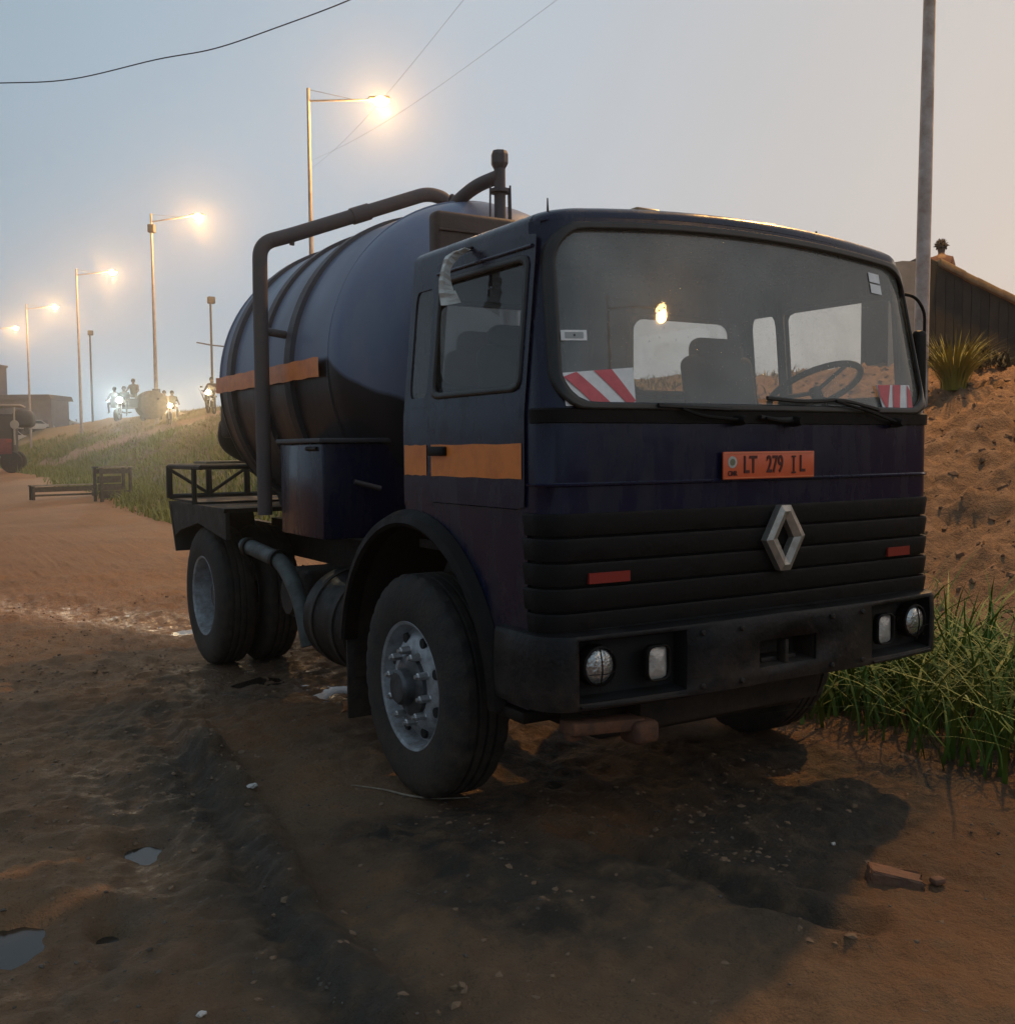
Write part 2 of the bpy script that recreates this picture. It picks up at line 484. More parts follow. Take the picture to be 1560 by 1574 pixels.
def tube(name, pts, r, material, parent=None, n=10):
    V, Fc = tube_geo(pts, r, n)
    o = obj(name, V, Fc, material, parent, smooth=True)
    try:
        o.data.set_sharp_from_angle(angle=math.radians(50))
    except Exception:
        pass
    return o


def merge(*geos):
    V, Fc = [], []
    for v, f in geos:
        b = len(V)
        V += list(v)
        Fc += [tuple(i + b for i in q) for q in f]
    return V, Fc


def lathe_geo(prof, n=48, origin=(0, 0, 0), axis='x', mod=None):
    """prof: list of (r, a); axis direction a"""
    V, Fc = [], []
    ox, oy, oz = origin
    for j, (r, a) in enumerate(prof):
        for i in range(n):
            th = 2 * PI * i / n
            rr = r if mod is None else mod(r, a, i, j)
            c, s = rr * math.cos(th), rr * math.sin(th)
            if axis == 'x':
                V.append((ox + a, oy + c, oz + s))
            elif axis == 'y':
                V.append((ox + c, oy + a, oz + s))
            else:
                V.append((ox + c, oy + s, oz + a))
    for j in range(len(prof) - 1):
        for i in range(n):
            i2 = (i + 1) % n
            Fc.append((j * n + i, j * n + i2, (j + 1) * n + i2, (j + 1) * n + i))
    return V, Fc


def lathe(name, prof, material, parent=None, n=48, origin=(0, 0, 0), axis='x', mod=None, smooth=True, sharp=40):
    V, Fc = lathe_geo(prof, n, origin, axis, mod)
    bm = bmesh.new()
    vs = [bm.verts.new(v) for v in V]
    for f in Fc:
        try:
            bm.faces.new([vs[i] for i in f])
        except Exception:
            pass
    bmesh.ops.remove_doubles(bm, verts=bm.verts, dist=1e-5)
    o = from_bm(name, bm, material, parent, smooth)
    if smooth:
        o.data.set_sharp_from_angle(angle=math.radians(sharp))
    return o


def prism(name, poly, lo, hi, material, parent=None, plane='yz', bevel=0.0):
    """poly in given plane extruded along the remaining axis lo..hi"""
    def mk(a, b, c):
        return {'yz': (c, a, b), 'xz': (a, c, b), 'xy': (a, b, c)}[plane]
    bm = bmesh.new()
    v1 = [bm.verts.new(mk(a, b, lo)) for a, b in poly]
    v2 = [bm.verts.new(mk(a, b, hi)) for a, b in poly]
    bm.faces.new(v1)
    bm.faces.new(v2[::-1])
    n = len(poly)
    for i in range(n):
        bm.faces.new((v1[i], v1[(i + 1) % n], v2[(i + 1) % n], v2[i]))
    if bevel > 0:
        bmesh.ops.bevel(bm, geom=list(bm.edges), offset=bevel, segments=2, affect='EDGES', profile=0.5)
    return from_bm(name, bm, material, parent, 'auto' if bevel > 0 else None)


def copy_tree(o, parent=None):
    c = o.copy()
    COL.objects.link(c)
    c.parent = parent
    for ch in o.children:
        copy_tree(ch, c)
    return c


# ---------- numpy noise
def _hash(ix, iy, s):
    n = (ix.astype(np.int64) * 374761393 + iy.astype(np.int64) * 668265263 + s * 974711) & 0x7fffffff
    n = ((n ^ (n >> 13)) * 1274126177) & 0x7fffffff
    return ((n ^ (n >> 16)) & 0xffff) / 65535.0


def vnoise(x, y, s=0):
    ix, iy = np.floor(x), np.floor(y)
    fx, fy = x - ix, y - iy
    fx = fx * fx * (3 - 2 * fx); fy = fy * fy * (3 - 2 * fy)
    a, b = _hash(ix, iy, s), _hash(ix + 1, iy, s)
    c, d = _hash(ix, iy + 1, s), _hash(ix + 1, iy + 1, s)
    return (a + (b - a) * fx) * (1 - fy) + (c + (d - c) * fx) * fy - 0.5


def fbm(x, y, s=0, o=5, g=0.5):
    r, a = 0, 1.0
    for k in range(o):
        r = r + a * vnoise(x * 2 ** k + 13.7 * k, y * 2 ** k - 7.1 * k, s + k)
        a *= g
    return r


def sstep(a, b, x):
    t = np.clip((x - a) / (b - a), 0, 1)
    return t * t * (3 - 2 * t)


# ------------------------------------------------------------------ ground heights
def seg_dist(x, y, pts):
    d = np.full(np.shape(x), 1e9)
    for (ax, ay), (bx, by) in zip(pts[:-1], pts[1:]):
        vx, vy = bx - ax, by - ay
        t = np.clip(((x - ax) * vx + (y - ay) * vy) / (vx * vx + vy * vy), 0, 1)
        d = np.minimum(d, np.hypot(x - ax - t * vx, y - ay - t * vy))
    return d


def G(u, v):
    p = gnd(u, v)
    return (p.x, p.y)


RUT = [G(240, 1110), G(300, 1210), G(360, 1290), G(415, 1390), G(480, 1480), G(580, 1600)]
RIDGE = [G(290, 1125), G(345, 1200), G(400, 1290), G(450, 1390), G(520, 1480), G(620, 1600)]
RUT2 = [G(120, 1180), G(200, 1240), G(235, 1330), G(170, 1460), G(60, 1520)]
RUT3 = [G(880, 1290), G(1060, 1340), G(1180, 1400), G(1330, 1430)]
LUMP = G(318, 1185)
PUDDLES = [  # name centre px, half sizes (m), water level, label
    (G(222, 1300), (0.085, 0.13), 'small bluish puddle in the mud left of the front wheel'),
    (G(8, 1440), (0.13, 0.12), 'pale puddle at the left edge of the muddy foreground'),
    (G(160, 1424), (0.035, 0.05), 'tiny pale puddle in the lower left mud'),
]
STREAM = [G(-60, 926), G(60, 934), G(150, 945), G(215, 950), G(300, 962), (0.6, 6.1), (2.2, 5.6)]
UNDER = [(-1.0, 4.0), (-0.55, 3.3), (-0.2, 3.1), (0.5, 3.6)]


def h_ground(x, y):
    near = 1 - sstep(8, 30, np.hypot(x, y))
    h = 0.05 * fbm(x * 0.35, y * 0.35, 3, 3) + near * (0.045 * fbm(x * 2.2, y * 2.2, 5, 5, 0.58) + 0.030 * np.abs(fbm(x * 7, y * 7, 8, 3)) + 0.022 * fbm(x * 15, y * 15, 9, 2))
    d = seg_dist(x, y, RUT)
    br = 0.5 + 1.0 * np.clip(0.5 + 1.6 * fbm(x * 3.1, y * 3.1, 7, 3), 0, 1)
    h = h - 0.030 * br * np.exp(-(d / 0.06) ** 2)
    d = seg_dist(x, y, RIDGE)
    h = h + (0.072 + 0.05 * vnoise(x * 13, y * 13, 4)) * br * np.exp(-(d / 0.085) ** 4)
    d = seg_dist(x, y, RUT2)
    h = h - 0.022 * np.exp(-(d / 0.13) ** 2)
    d = seg_dist(x, y, RUT3)
    h = h - 0.035 * np.exp(-(d / 0.06) ** 2) + 0.03 * np.exp(-((d - 0.13) / 0.06) ** 2)
    d = np.hypot((x - LUMP[0]) / 1.0, (y - LUMP[1]) / 1.6)
    h = h + 0.06 * np.exp(-(d / 0.17) ** 2) * (1 + 0.8 * vnoise(x * 22, y * 22, 4))
    for c, (a, b), _ in PUDDLES:
        q = np.hypot((x - c[0]) / (a * 1.25), (y - c[1]) / (b * 1.25))
        h = h - 0.075 * np.exp(-q ** 2)
    d = seg_dist(x, y, STREAM)
    h = h - 0.06 * np.exp(-(d / 0.34) ** 2) + 0.025 * np.exp(-(d / 0.6) ** 2) * fbm(x * 2.5, y * 2.5, 17, 3)
    d = seg_dist(x, y, UNDER)
    h = h - 0.05 * np.exp(-(d / 0.35) ** 2)
    # wheels press flat
    for wx, wy in ((-1.0, 1.139), (1.0, 1.139), (-0.9, 4.66), (0.9, 4.66)):
        q = np.hypot((x - wx) / 0.45, (y - wy) / 0.45)
        h = h * (1 - np.exp(-q ** 4)) - 0.004 * np.exp(-q ** 4)
    # slow rise far away and beside the bank
    h = h + 0.9 * sstep(18, 45, y) * sstep(-2, 3, x + 0 * y) * 0.6
    return h


def h_bank(x, y):
    x0 = np.interp(y, [-30, 0, 10, 30, 60, 95, 200], [3.0, 3.2, 3.6, 4.6, 5.2, 6.5, 9])
    k = np.interp(y, [-30, 5, 18, 35, 200], [0.50, 0.50, 0.62, 0.95, 0.95])
    top = np.interp(y, [-30, 12, 30, 60, 90, 200], [2.75, 2.75, 3.4, 3.5, 4.1, 4.3])
    s = np.maximum(x - x0, 0) * k
    h = top * (1 - np.exp(-(s / top) ** 1.15 * 1.25)) + np.interp(y, [12, 30], [0.09, 0.16]) * np.clip(x - x0 - 4, 0, 3.2)
    nearw = 1 - sstep(14, 40, y)
    rise = sstep(0.0, 0.7, s)
    # tipped earth clods on the near face
    h = h + rise * nearw * (0.30 * fbm(x * 0.8, y * 0.8, 21, 3) + 0.25 * np.abs(fbm(x * 2.1, y * 2.1, 22, 4)) + 0.16 * np.abs(fbm(x * 5.0, y * 5.0, 24, 3)) + 0.06 * fbm(x * 12, y * 12, 23, 2))
    h = h + rise * (1 - nearw) * 0.22 * fbm(x * 0.6, y * 0.35, 25, 4)
    return h - 0.25 * (1 - sstep(-0.4, 0.25, x - x0)) + 0.02


def grid_obj(name, xs, ys, hf, material, attrs=None):
    X, Y = np.meshgrid(xs, ys)
    Z = hf(X, Y)
    nx, ny = len(xs), len(ys)
    V = np.stack([X.ravel(), Y.ravel(), Z.ravel()], 1)
    i = np.arange(nx - 1)[None, :] + np.arange(ny - 1)[:, None] * nx
    Fc = np.stack([i, i + 1, i + nx + 1, i + nx], -1).reshape(-1, 4)
    me = bpy.data.meshes.new(name)
    me.vertices.add(len(V))
    me.vertices.foreach_set('co', V.ravel())
    me.loops.add(Fc.size)
    me.loops.foreach_set('vertex_index', Fc.ravel())
    me.polygons.add(len(Fc))
    me.polygons.foreach_set('loop_start', np.arange(0, Fc.size, 4))
    me.polygons.foreach_set('use_smooth', np.ones(len(Fc), bool))
    me.update(calc_edges=True)
    me.materials.append(material)
    if attrs:
        for an, fn in attrs.items():
            a = me.attributes.new(an, 'FLOAT', 'POINT')
            a.data.foreach_set('value', np.asarray(fn(X, Y), dtype=np.float32).ravel())
    o = bpy.data.objects.new(name, me)
    return link(o)


def lines(parts):
    o = []
    for a, b, s0, s1 in parts:
        n = max(1, int(round(2 * (b - a) / (s0 + s1))))
        if abs(s0 - s1) < 1e-6:
            o += list(np.linspace(a, b, n, endpoint=False))
        else:
            k = np.linspace(0, 1, n, endpoint=False)
            q = (s1 / s0) ** k
            c = np.cumsum(np.r_[0, q[:-1]])
            o += list(a + (b - a) * c / (c[-1] + q[-1]))
    o.append(parts[-1][1])
    return np.array(o)


def soil_material(name, cols, wet=None, grass=None, bscale=22.0, rough=0.85, bump=0.7, big=0.9):
    M = bpy.data.materials.new(name)
    M.use_nodes = True
    n = M.node_tree
    b = n.nodes['Principled BSDF']
    t = n.nodes.new('ShaderNodeTexCoord')

    def noise(s, d=6, r=0.6):
        q = n.nodes.new('ShaderNodeTexNoise')
        q.inputs['Scale'].default_value = s; q.inputs['Detail'].default_value = d; q.inputs['Roughness'].default_value = r
        n.links.new(t.outputs['Object'], q.inputs['Vector'])
        return q.outputs[0]

    def ramp(v, a, c):
        r = n.nodes.new('ShaderNodeMapRange'); r.inputs['From Min'].default_value = a; r.inputs['From Max'].default_value = c
        n.links.new(v, r.inputs['Value'])
        return r.outputs[0]

    def mix(f, a, c):
        x = n.nodes.new('ShaderNodeMix'); x.data_type = 'RGBA'
        if isinstance(f, float):
            x.inputs['Factor'].default_value = f
        else:
            n.links.new(f, x.inputs['Factor'])
        for s, val in ((6, a), (7, c)):
            if isinstance(val, tuple):
                x.inputs[s].default_value = (*val, 1)
            else:
                n.links.new(val, x.inputs[s])
        return x.outputs[2]

    c = mix(ramp(noise(big), 0.38, 0.62), cols[0], cols[1])
    c = mix(ramp(noise(4.5, 8, 0.7), 0.45, 0.7), c, cols[2])
    c = mix(ramp(noise(70, 4, 0.7), 0.56, 0.75), c, cols[3])
    for an, colr in (('mud_shade', (0.038, 0.030, 0.024)), ('dark_soil', (0.095, 0.076, 0.054)), ('clay', (0.36, 0.175, 0.075)), ('grassy', (0.085, 0.095, 0.030)), ('dry', (0.20, 0.150, 0.070)), ('path', (0.30, 0.20, 0.14))):
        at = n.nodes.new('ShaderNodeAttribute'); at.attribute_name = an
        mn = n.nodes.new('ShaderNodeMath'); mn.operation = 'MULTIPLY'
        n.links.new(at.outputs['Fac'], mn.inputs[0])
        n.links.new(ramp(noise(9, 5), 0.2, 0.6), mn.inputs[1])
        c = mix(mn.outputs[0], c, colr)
    n.links.new(c, b.inputs['Base Color'])
    at = n.nodes.new('ShaderNodeAttribute'); at.attribute_name = 'wet'
    rr = n.nodes.new('ShaderNodeMapRange'); rr.inputs['To Min'].default_value = rough; rr.inputs['To Max'].default_value = 0.22
    wn = n.nodes.new('ShaderNodeMath'); wn.operation = 'MULTIPLY'
    n.links.new(at.outputs['Fac'], wn.inputs[0]); n.links.new(ramp(noise(13, 5), 0.35, 0.62), wn.inputs[1])
    n.links.new(wn.outputs[0], rr.inputs['Value'])
    n.links.new(rr.outputs[0], b.inputs['Roughness'])
    b.inputs['Specular IOR Level'].default_value = 0.35
    ad = n.nodes.new('ShaderNodeMath'); ad.operation = 'MULTIPLY_ADD'
    n.links.new(noise(bscale * 5, 4, 0.7), ad.inputs[0]); ad.inputs[1].default_value = 0.35
    n.links.new(noise(bscale, 8, 0.65), ad.inputs[2])
    bm = n.nodes.new('ShaderNodeBump'); bm.inputs['Strength'].default_value = bump; bm.inputs['Distance'].default_value = 0.07
    n.links.new(ad.outputs[0], bm.inputs['Height'])
    n.links.new(bm.outputs[0], b.inputs['Normal'])
    MATS[name] = M
    return M


SOIL = soil_material('mud_soil', ((0.35, 0.212, 0.110), (0.24, 0.150, 0.084), (0.40, 0.215, 0.104), (0.095, 0.064, 0.043)), bump=1.0)
BANKS = soil_material('bank_soil', ((0.225, 0.135, 0.074), (0.160, 0.096, 0.054), (0.27, 0.165, 0.092), (0.080, 0.050, 0.031)), bscale=7, bump=1.0, big=0.7)


def a_dark_soil(x, y):  # darker along the rut, before the truck's front and in random patches
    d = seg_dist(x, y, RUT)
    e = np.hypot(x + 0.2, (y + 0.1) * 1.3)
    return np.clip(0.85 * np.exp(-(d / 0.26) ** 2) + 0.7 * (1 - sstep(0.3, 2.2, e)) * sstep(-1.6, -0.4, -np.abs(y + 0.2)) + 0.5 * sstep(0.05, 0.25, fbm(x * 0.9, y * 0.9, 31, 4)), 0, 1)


def a_mud_shade(x, y):
    """black mud along the ruts, and mud with painted shade round and under the truck"""
    e = np.hypot((x - 0.1) / 1.7, (y - 0.1) / 1.15) + 0.5 * fbm(x * 1.4, y * 1.4, 35, 4)  # part real mud, part truck shade painted into the soil colour
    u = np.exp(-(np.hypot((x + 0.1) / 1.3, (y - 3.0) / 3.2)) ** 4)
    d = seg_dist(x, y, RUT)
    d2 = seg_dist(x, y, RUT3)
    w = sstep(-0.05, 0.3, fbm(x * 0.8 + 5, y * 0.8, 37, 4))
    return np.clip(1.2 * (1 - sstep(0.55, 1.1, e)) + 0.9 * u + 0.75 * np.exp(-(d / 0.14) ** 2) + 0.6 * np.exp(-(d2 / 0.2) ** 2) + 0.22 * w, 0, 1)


def a_clay_and_light(x, y):
    s = sstep(0.02, 0.22, fbm(x * 0.75 + 3, y * 0.75, 41, 4))
    c = G(915, 1270)
    s2 = np.exp(-(np.hypot((x - c[0]) / 0.35, (y - c[1]) / 0.30)) ** 4)  # orange patch of lamplight from under the truck, painted into the colour
    far = sstep(3, 14, y)
    return np.clip(0.5 * s + 0.8 * s2 + 0.75 * far, 0, 1)


def a_wet(x, y):
    d = np.minimum(seg_dist(x, y, STREAM), seg_dist(x, y, UNDER))
    w = 0.85 * np.exp(-(d / 0.55) ** 2) + 0.55 * np.exp(-(seg_dist(x, y, RUT2) / 0.2) ** 2) + 0.3 * np.exp(-(seg_dist(x, y, RUT) / 0.12) ** 2)
    return np.clip(w + 0.12 * sstep(0.0, 0.25, fbm(x * 1.1, y * 1.1, 51, 4)), 0, 1)


xs = lines([(-900, -60, 300, 12), (-60, -8, 12, 0.5), (-8, -3.3, 0.5, 0.03), (-3.3, 2.4, 0.025, 0.025), (2.4, 9, 0.03, 0.5), (9, 60, 0.5, 12), (60, 900, 12, 300)])
ys = lines([(-900, -40, 300, 10), (-40, -3, 10, 0.06), (-3, 3.6, 0.027, 0.027), (3.6, 12, 0.03, 0.16), (12, 60, 0.16, 2.0), (60, 1200, 2, 300)])
ground = grid_obj('ground', xs, ys, h_ground, SOIL, {'dark_soil': a_dark_soil, 'mud_shade': a_mud_shade, 'clay': a_clay_and_light, 'wet': a_wet})
tag(ground, 'brown muddy dirt yard with ruts under the truck', 'ground', kind='structure')


def a_grassy(x, y):
    x0 = np.interp(y, [-30, 0, 10, 30, 60, 95, 200], [3.0, 3.2, 3.6, 4.6, 5.2, 6.5, 9])
    a = (1 - sstep(0.9, 3.2, x - x0)) * sstep(8, 16, y)
    b = (1 - sstep(-0.2, 0.8, x - x0)) * (1 - sstep(8, 12, y))
    c = 0.8 * sstep(36, 50, y) * (1 - sstep(5, 9, x - x0))
    return np.clip(a + b + c, 0, 1)


def a_dry(x, y):
    return 0.75 * sstep(9, 15, y)


def a_path(x, y):
    d = seg_dist(x, y, [(11, 44), (8.4, 49), (7.2, 56), (6.2, 66), (5.0, 80)])
    return np.exp(-(d / 1.1) ** 4)


xs = lines([(2.2, 12, 0.05, 0.05), (12, 16, 0.05, 0.6), (16, 60, 0.6, 6), (60, 900, 6, 300)])
ys = lines([(-60, -3.5, 6, 0.1), (-3.5, 10, 0.05, 0.05), (10, 60, 0.08, 0.7), (60, 140, 0.7, 4), (140, 1200, 4, 300)])
bank = grid_obj('embankment', xs, ys, h_bank, BANKS, {'grassy': a_grassy, 'dry': a_dry, 'path': a_path})
tag(bank, 'orange brown earth embankment carrying the road', 'embankment', kind='structure')


def bank_z(x, y):
    return float(max(h_bank(np.array(float(x)), np.array(float(y))), h_ground(np.array(float(x)), np.array(float(y)))))


def ground_z(x, y):
    return float(h_ground(np.array(float(x)), np.array(float(y))))


# ---------- puddles
WATER = bpy.data.materials.new('muddy_water')
WATER.use_nodes = True
_b = WATER.node_tree.nodes['Principled BSDF']
_b.inputs['Base Color'].default_value = (0.03, 0.024, 0.018, 1)
_b.inputs['Roughness'].default_value = 0.11
_b.inputs['IOR'].default_value = 1.33
_n = WATER.node_tree.nodes.new('ShaderNodeTexNoise'); _n.inputs['Scale'].default_value = 14
_t = WATER.node_tree.nodes.new('ShaderNodeTexCoord')
_bu = WATER.node_tree.nodes.new('ShaderNodeBump'); _bu.inputs['Strength'].default_value = 0.05
WATER.node_tree.links.new(_t.outputs['Object'], _n.inputs['Vector'])
WATER.node_tree.links.new(_n.outputs[0], _bu.inputs['Height'])
WATER.node_tree.links.new(_bu.outputs[0], _b.inputs['Normal'])


def puddle(c, a, b, label, zoff=0.034, rz=0.0):
    ring = min(ground_z(c[0] + a * 1.9 * math.cos(t), c[1] + b * 1.9 * math.sin(t)) for t in np.linspace(0, 2 * PI, 24))
    z = min(ground_z(*c) + zoff, ring - 0.004)
    V = [(0, 0, 0)] + [((a * 1.9 * math.cos(t)), (b * 1.9 * math.sin(t)), 0) for t in np.linspace(0, 2 * PI, 40, endpoint=False)]
    V = [(x * math.cos(rz) - y * math.sin(rz), x * math.sin(rz) + y * math.cos(rz), 0) for x, y, _ in V]
    o = obj('puddle', V, [(0, 1 + i, 1 + (i + 1) % 40) for i in range(40)], WATER, loc=(c[0], c[1], z))
    return tag(o, label, 'puddle', kind='structure')


for c, (a, b), lab in PUDDLES:
    puddle(c, a, b, lab)


def ribbon(name, pts, wd, label, dz):
    P = smooth_path([(x, y, 0) for x, y in pts], 10)
    V, Fc = [], []
    for i, q in enumerate(P):
        t = (P[min(i + 1, len(P) - 1)] - P[max(i - 1, 0)]).normalized()
        nn = Vector((-t.y, t.x, 0))
        w = wd * (0.8 + 0.5 * math.sin(i * 0.9) * math.sin(i * 0.37))
        V += [(q + nn * w), (q - nn * w)]
    zz = min(ground_z(q.x, q.y) for q in P) + dz
    V = [(v.x, v.y, zz) for v in V]
    Fc = [(2 * i, 2 * i + 1, 2 * i + 3, 2 * i + 2) for i in range(len(P) - 1)]
    return tag(obj(name, V, Fc, WATER), label, 'puddle', kind='structure')


ribbon('puddle', STREAM, 0.5, 'long shallow strip of water crossing the dirt behind the truck', 0.030)
ribbon('puddle', UNDER, 0.4, 'wet puddle on the mud under the truck between its axles', 0.022)


# ------------------------------------------------------------------ grass and gravel (stuff)
def blades(name, pts, hts, wds, lean, material, segs=3, seed=1, dirs=None):
    """curved tapering grass blades as one mesh"""
    r = np.random.default_rng(seed)
    n = len(pts)
    az = r.uniform(0, 2 * PI, n) if dirs is None else dirs
    dx, dy = np.cos(az), np.sin(az)
    V = np.zeros((n, segs * 2 + 1, 3))
    for s in range(segs + 1):
        t = s / segs
        cx = pts[:, 0] + dx * lean * hts * t ** 1.8
        cy = pts[:, 1] + dy * lean * hts * t ** 1.8
        cz = pts[:, 2] + hts * (t - 0.35 * np.minimum(lean, 1.4) * t ** 2.6)
        w = wds * (1 - t) ** 0.7
        if s < segs:
            V[:, 2 * s] = np.stack([cx - dy * w, cy + dx * w, cz], 1)
            V[:, 2 * s + 1] = np.stack([cx + dy * w, cy - dx * w, cz], 1)
        else:
            V[:, 2 * s] = np.stack([cx, cy, cz], 1)
    k = segs * 2 + 1
    base = (np.arange(n) * k)[:, None]
    tris = []
    for s in range(segs - 1):
        tris += [(2 * s, 2 * s + 1, 2 * s + 3), (2 * s, 2 * s + 3, 2 * s + 2)]
    tris.append((2 * segs - 2, 2 * segs - 1, 2 * segs))
    Fc = (base[:, None, :] + np.array(tris)[None, :, :]).reshape(-1, 3)
    me = bpy.data.meshes.new(name)
    me.vertices.add(n * k)
    me.vertices.foreach_set('co', V.ravel())
    me.loops.add(Fc.size)
    me.loops.foreach_set('vertex_index', Fc.ravel())
    me.polygons.add(len(Fc))
    me.polygons.foreach_set('loop_start', np.arange(0, Fc.size, 3))
    me.update(calc_edges=True)
    me.materials.append(material)
    return link(bpy.data.objects.new(name, me))


def leaf_mat(name, c1, c2, scale=3.0):
    M = mat(name, c1, c2, rough=0.6, scale=scale, lo=0.3, hi=0.7, spec=0.3)
    b = M.node_tree.nodes['Principled BSDF']
    return M


GRASS_G = leaf_mat('grass_green', (0.060, 0.150, 0.018), (0.17, 0.20, 0.034), 1.6)
GRASS_D = leaf_mat('grass_dry', (0.24, 0.19, 0.075), (0.15, 0.14, 0.045), 0.6)
GRASS_F = leaf_mat('grass_far', (0.13, 0.175, 0.026), (0.22, 0.205, 0.050), 0.35)
GRASS_Y = leaf_mat('grass_yellow', (0.28, 0.24, 0.045), (0.17, 0.18, 0.03), 3)
DARKLEAF = leaf_mat('dark_leaf', (0.022, 0.028, 0.016), (0.045, 0.045, 0.026), 2)


def scatter(n, fx, fy, dens, zf, seed):
    r = np.random.default_rng(seed)
    x = r.uniform(*fx, n); y = r.uniform(*fy, n)
    keep = r.uniform(0, 1, n) < dens(x, y)
    x, y = x[keep], y[keep]
    return np.stack([x, y, zf(x, y)], 1)


def zmax(x, y):
    return np.maximum(h_bank(x, y), h_ground(x, y)) - 0.02


# tall grass beside the truck's front corner
pts = scatter(17000, (0.9, 5.6), (-2.2, 3.2), lambda x, y: np.clip(1.2 * (1 - sstep(2.5, 3.6, x)) * (1 - sstep(0.9, 1.9, y)) * sstep(-0.25, 0.35, x - 1.42 + 0.25 * fbm(x * 2, y * 2, 61, 2)) * (0.4 + 1.6 * sstep(-0.1, 0.2, fbm(x * 1.6, y * 1.6, 62, 3))), 0, 1), zmax, 2)
r_ = np.random.default_rng(5)
g = blades('tall_grass', pts, r_.uniform(0.20, 0.88, len(pts)) * (0.75 + 0.5 * r_.uniform(0, 1, len(pts))), r_.uniform(0.006, 0.017, len(pts)), r_.uniform(0.25, 1.3, len(pts)), GRASS_G, segs=5, seed=3)
tag(g, 'tall green grass growing beside the front bumper', 'grass', kind='stuff')
# a few long bent stalks leaning out
pts = scatter(700, (1.25, 2.7), (-1.6, 0.8), lambda x, y: 0.35 + 0 * x, zmax, 8)
g = blades('long_grass_stalks', pts, r_.uniform(0.45, 0.85, len(pts)), r_.uniform(0.004, 0.007, len(pts)), r_.uniform(0.6, 1.5, len(pts)), GRASS_G, segs=6, seed=4)
tag(g, 'long bent grass stalks arching over the mud', 'grass', kind='stuff')

# grass along the bank foot far left
pts = scatter(130000, (2.0, 11), (9, 105), lambda x, y: np.clip((1 - sstep(1.4, 3.4, (x - np.interp(y, [10, 30, 60, 95], [3.6, 4.6, 5.2, 6.5])) * np.interp(y, [30, 60], [1, 0.8]))) * (0.35 + 1.3 * sstep(-0.15, 0.2, fbm(x * 0.5, y * 0.3, 71, 3))) * sstep(0.2, 0.9, x - np.interp(y, [10, 18, 24, 32, 36, 60, 95], [2.4, 2.2, 2.1, 2.3, 2.0, 3.4, 5.2]) + 0.6 * fbm(x * 0.7, y * 0.4, 72, 3)) * (1 - 0.97 * a_path(x, y)), 0, 1), zmax, 9)
g = blades('bank_grass', pts, r_.uniform(0.10, 0.40, len(pts)) * (0.6 + 0.9 * np.clip(0.5 + 2 * fbm(pts[:, 0] * 0.6, pts[:, 1] * 0.4, 77, 2), 0, 1)), r_.uniform(0.012, 0.034, len(pts)), r_.uniform(0.1, 0.8, len(pts)), GRASS_F, segs=2, seed=6)
tag(g, 'lush green grass along the foot of the embankment', 'grass', kind='stuff')
pts = scatter(90000, (4.2, 12.5), (10, 70), lambda x, y: np.clip(0.55 * (0.2 + 1.2 * sstep(-0.2, 0.25, fbm(x * 0.9, y * 0.5, 75, 3))) * (1 - 0.98 * a_path(x, y)) * sstep(1.0, 2.4, x - np.interp(y, [10, 30, 60, 95], [3.4, 4.2, 4.9, 6.0])), 0, 1), zmax, 10)
g = blades('dry_grass', pts, r_.uniform(0.06, 0.26, len(pts)), r_.uniform(0.008, 0.022, len(pts)), r_.uniform(0.3, 1.2, len(pts)), GRASS_D, segs=2, seed=7)
tag(g, 'short dry grass covering the embankment slope', 'grass', kind='stuff')
# weeds at the foot of the near bank
pts = scatter(14000, (2.8, 7.0), (-1.0, 9.0), lambda x, y: np.clip(0.5 * (1 - sstep(0.1, 1.4, x - 3.4 - 0.35 * fbm(x, y, 81, 2))) * sstep(0.0, 0.25, fbm(x * 1.3, y * 1.3, 82, 3)), 0, 1), zmax, 12)
g = blades('weeds', pts, r_.uniform(0.10, 0.35, len(pts)), r_.uniform(0.004, 0.010, len(pts)), r_.uniform(0.2, 1.2, len(pts)), GRASS_G, segs=3, seed=8)
tag(g, 'thin weeds at the foot of the bare earth slope', 'weeds', kind='stuff')


# gravel and mud crumbs
def crumbs(name, pts, sizes, material, seed, flat=0.6):
    r = np.random.default_rng(seed)
    g = (1 + 5 ** 0.5) / 2
    base = np.array([(-1, g, 0), (1, g, 0), (-1, -g, 0), (1, -g, 0), (0, -1, g), (0, 1, g), (0, -1, -g), (0, 1, -g), (g, 0, -1), (g, 0, 1), (-g, 0, -1), (-g, 0, 1)], float) / 1.9
    fc = np.array([(0, 11, 5), (0, 5, 1), (0, 1, 7), (0, 7, 10), (0, 10, 11), (1, 5, 9), (5, 11, 4), (11, 10, 2), (10, 7, 6), (7, 1, 8), (3, 9, 4), (3, 4, 2), (3, 2, 6), (3, 6, 8), (3, 8, 9), (4, 9, 5), (2, 4, 11), (6, 2, 10), (8, 6, 7), (9, 8, 1)])
    n = len(pts)
    V = base[None] * (1 + r.uniform(-0.42, 0.42, (n, 12, 1))) * sizes[:, None, None] * np.array([1, 1, flat])
    a = r.uniform(0, 2 * PI, n); c, s = np.cos(a), np.sin(a)
    X = V[..., 0] * c[:, None] - V[..., 1] * s[:, None]
    Y = V[..., 0] * s[:, None] + V[..., 1] * c[:, None]
    V = np.stack([X, Y, V[..., 2]], -1) + pts[:, None, :]
    Fc = (np.arange(n)[:, None, None] * 12 + fc[None]).reshape(-1, 3)
    me = bpy.data.meshes.new(name)
    me.from_pydata(V.reshape(-1, 3).tolist(), [], Fc.tolist())
    me.materials.append(material)
    return link(bpy.data.objects.new(name, me))


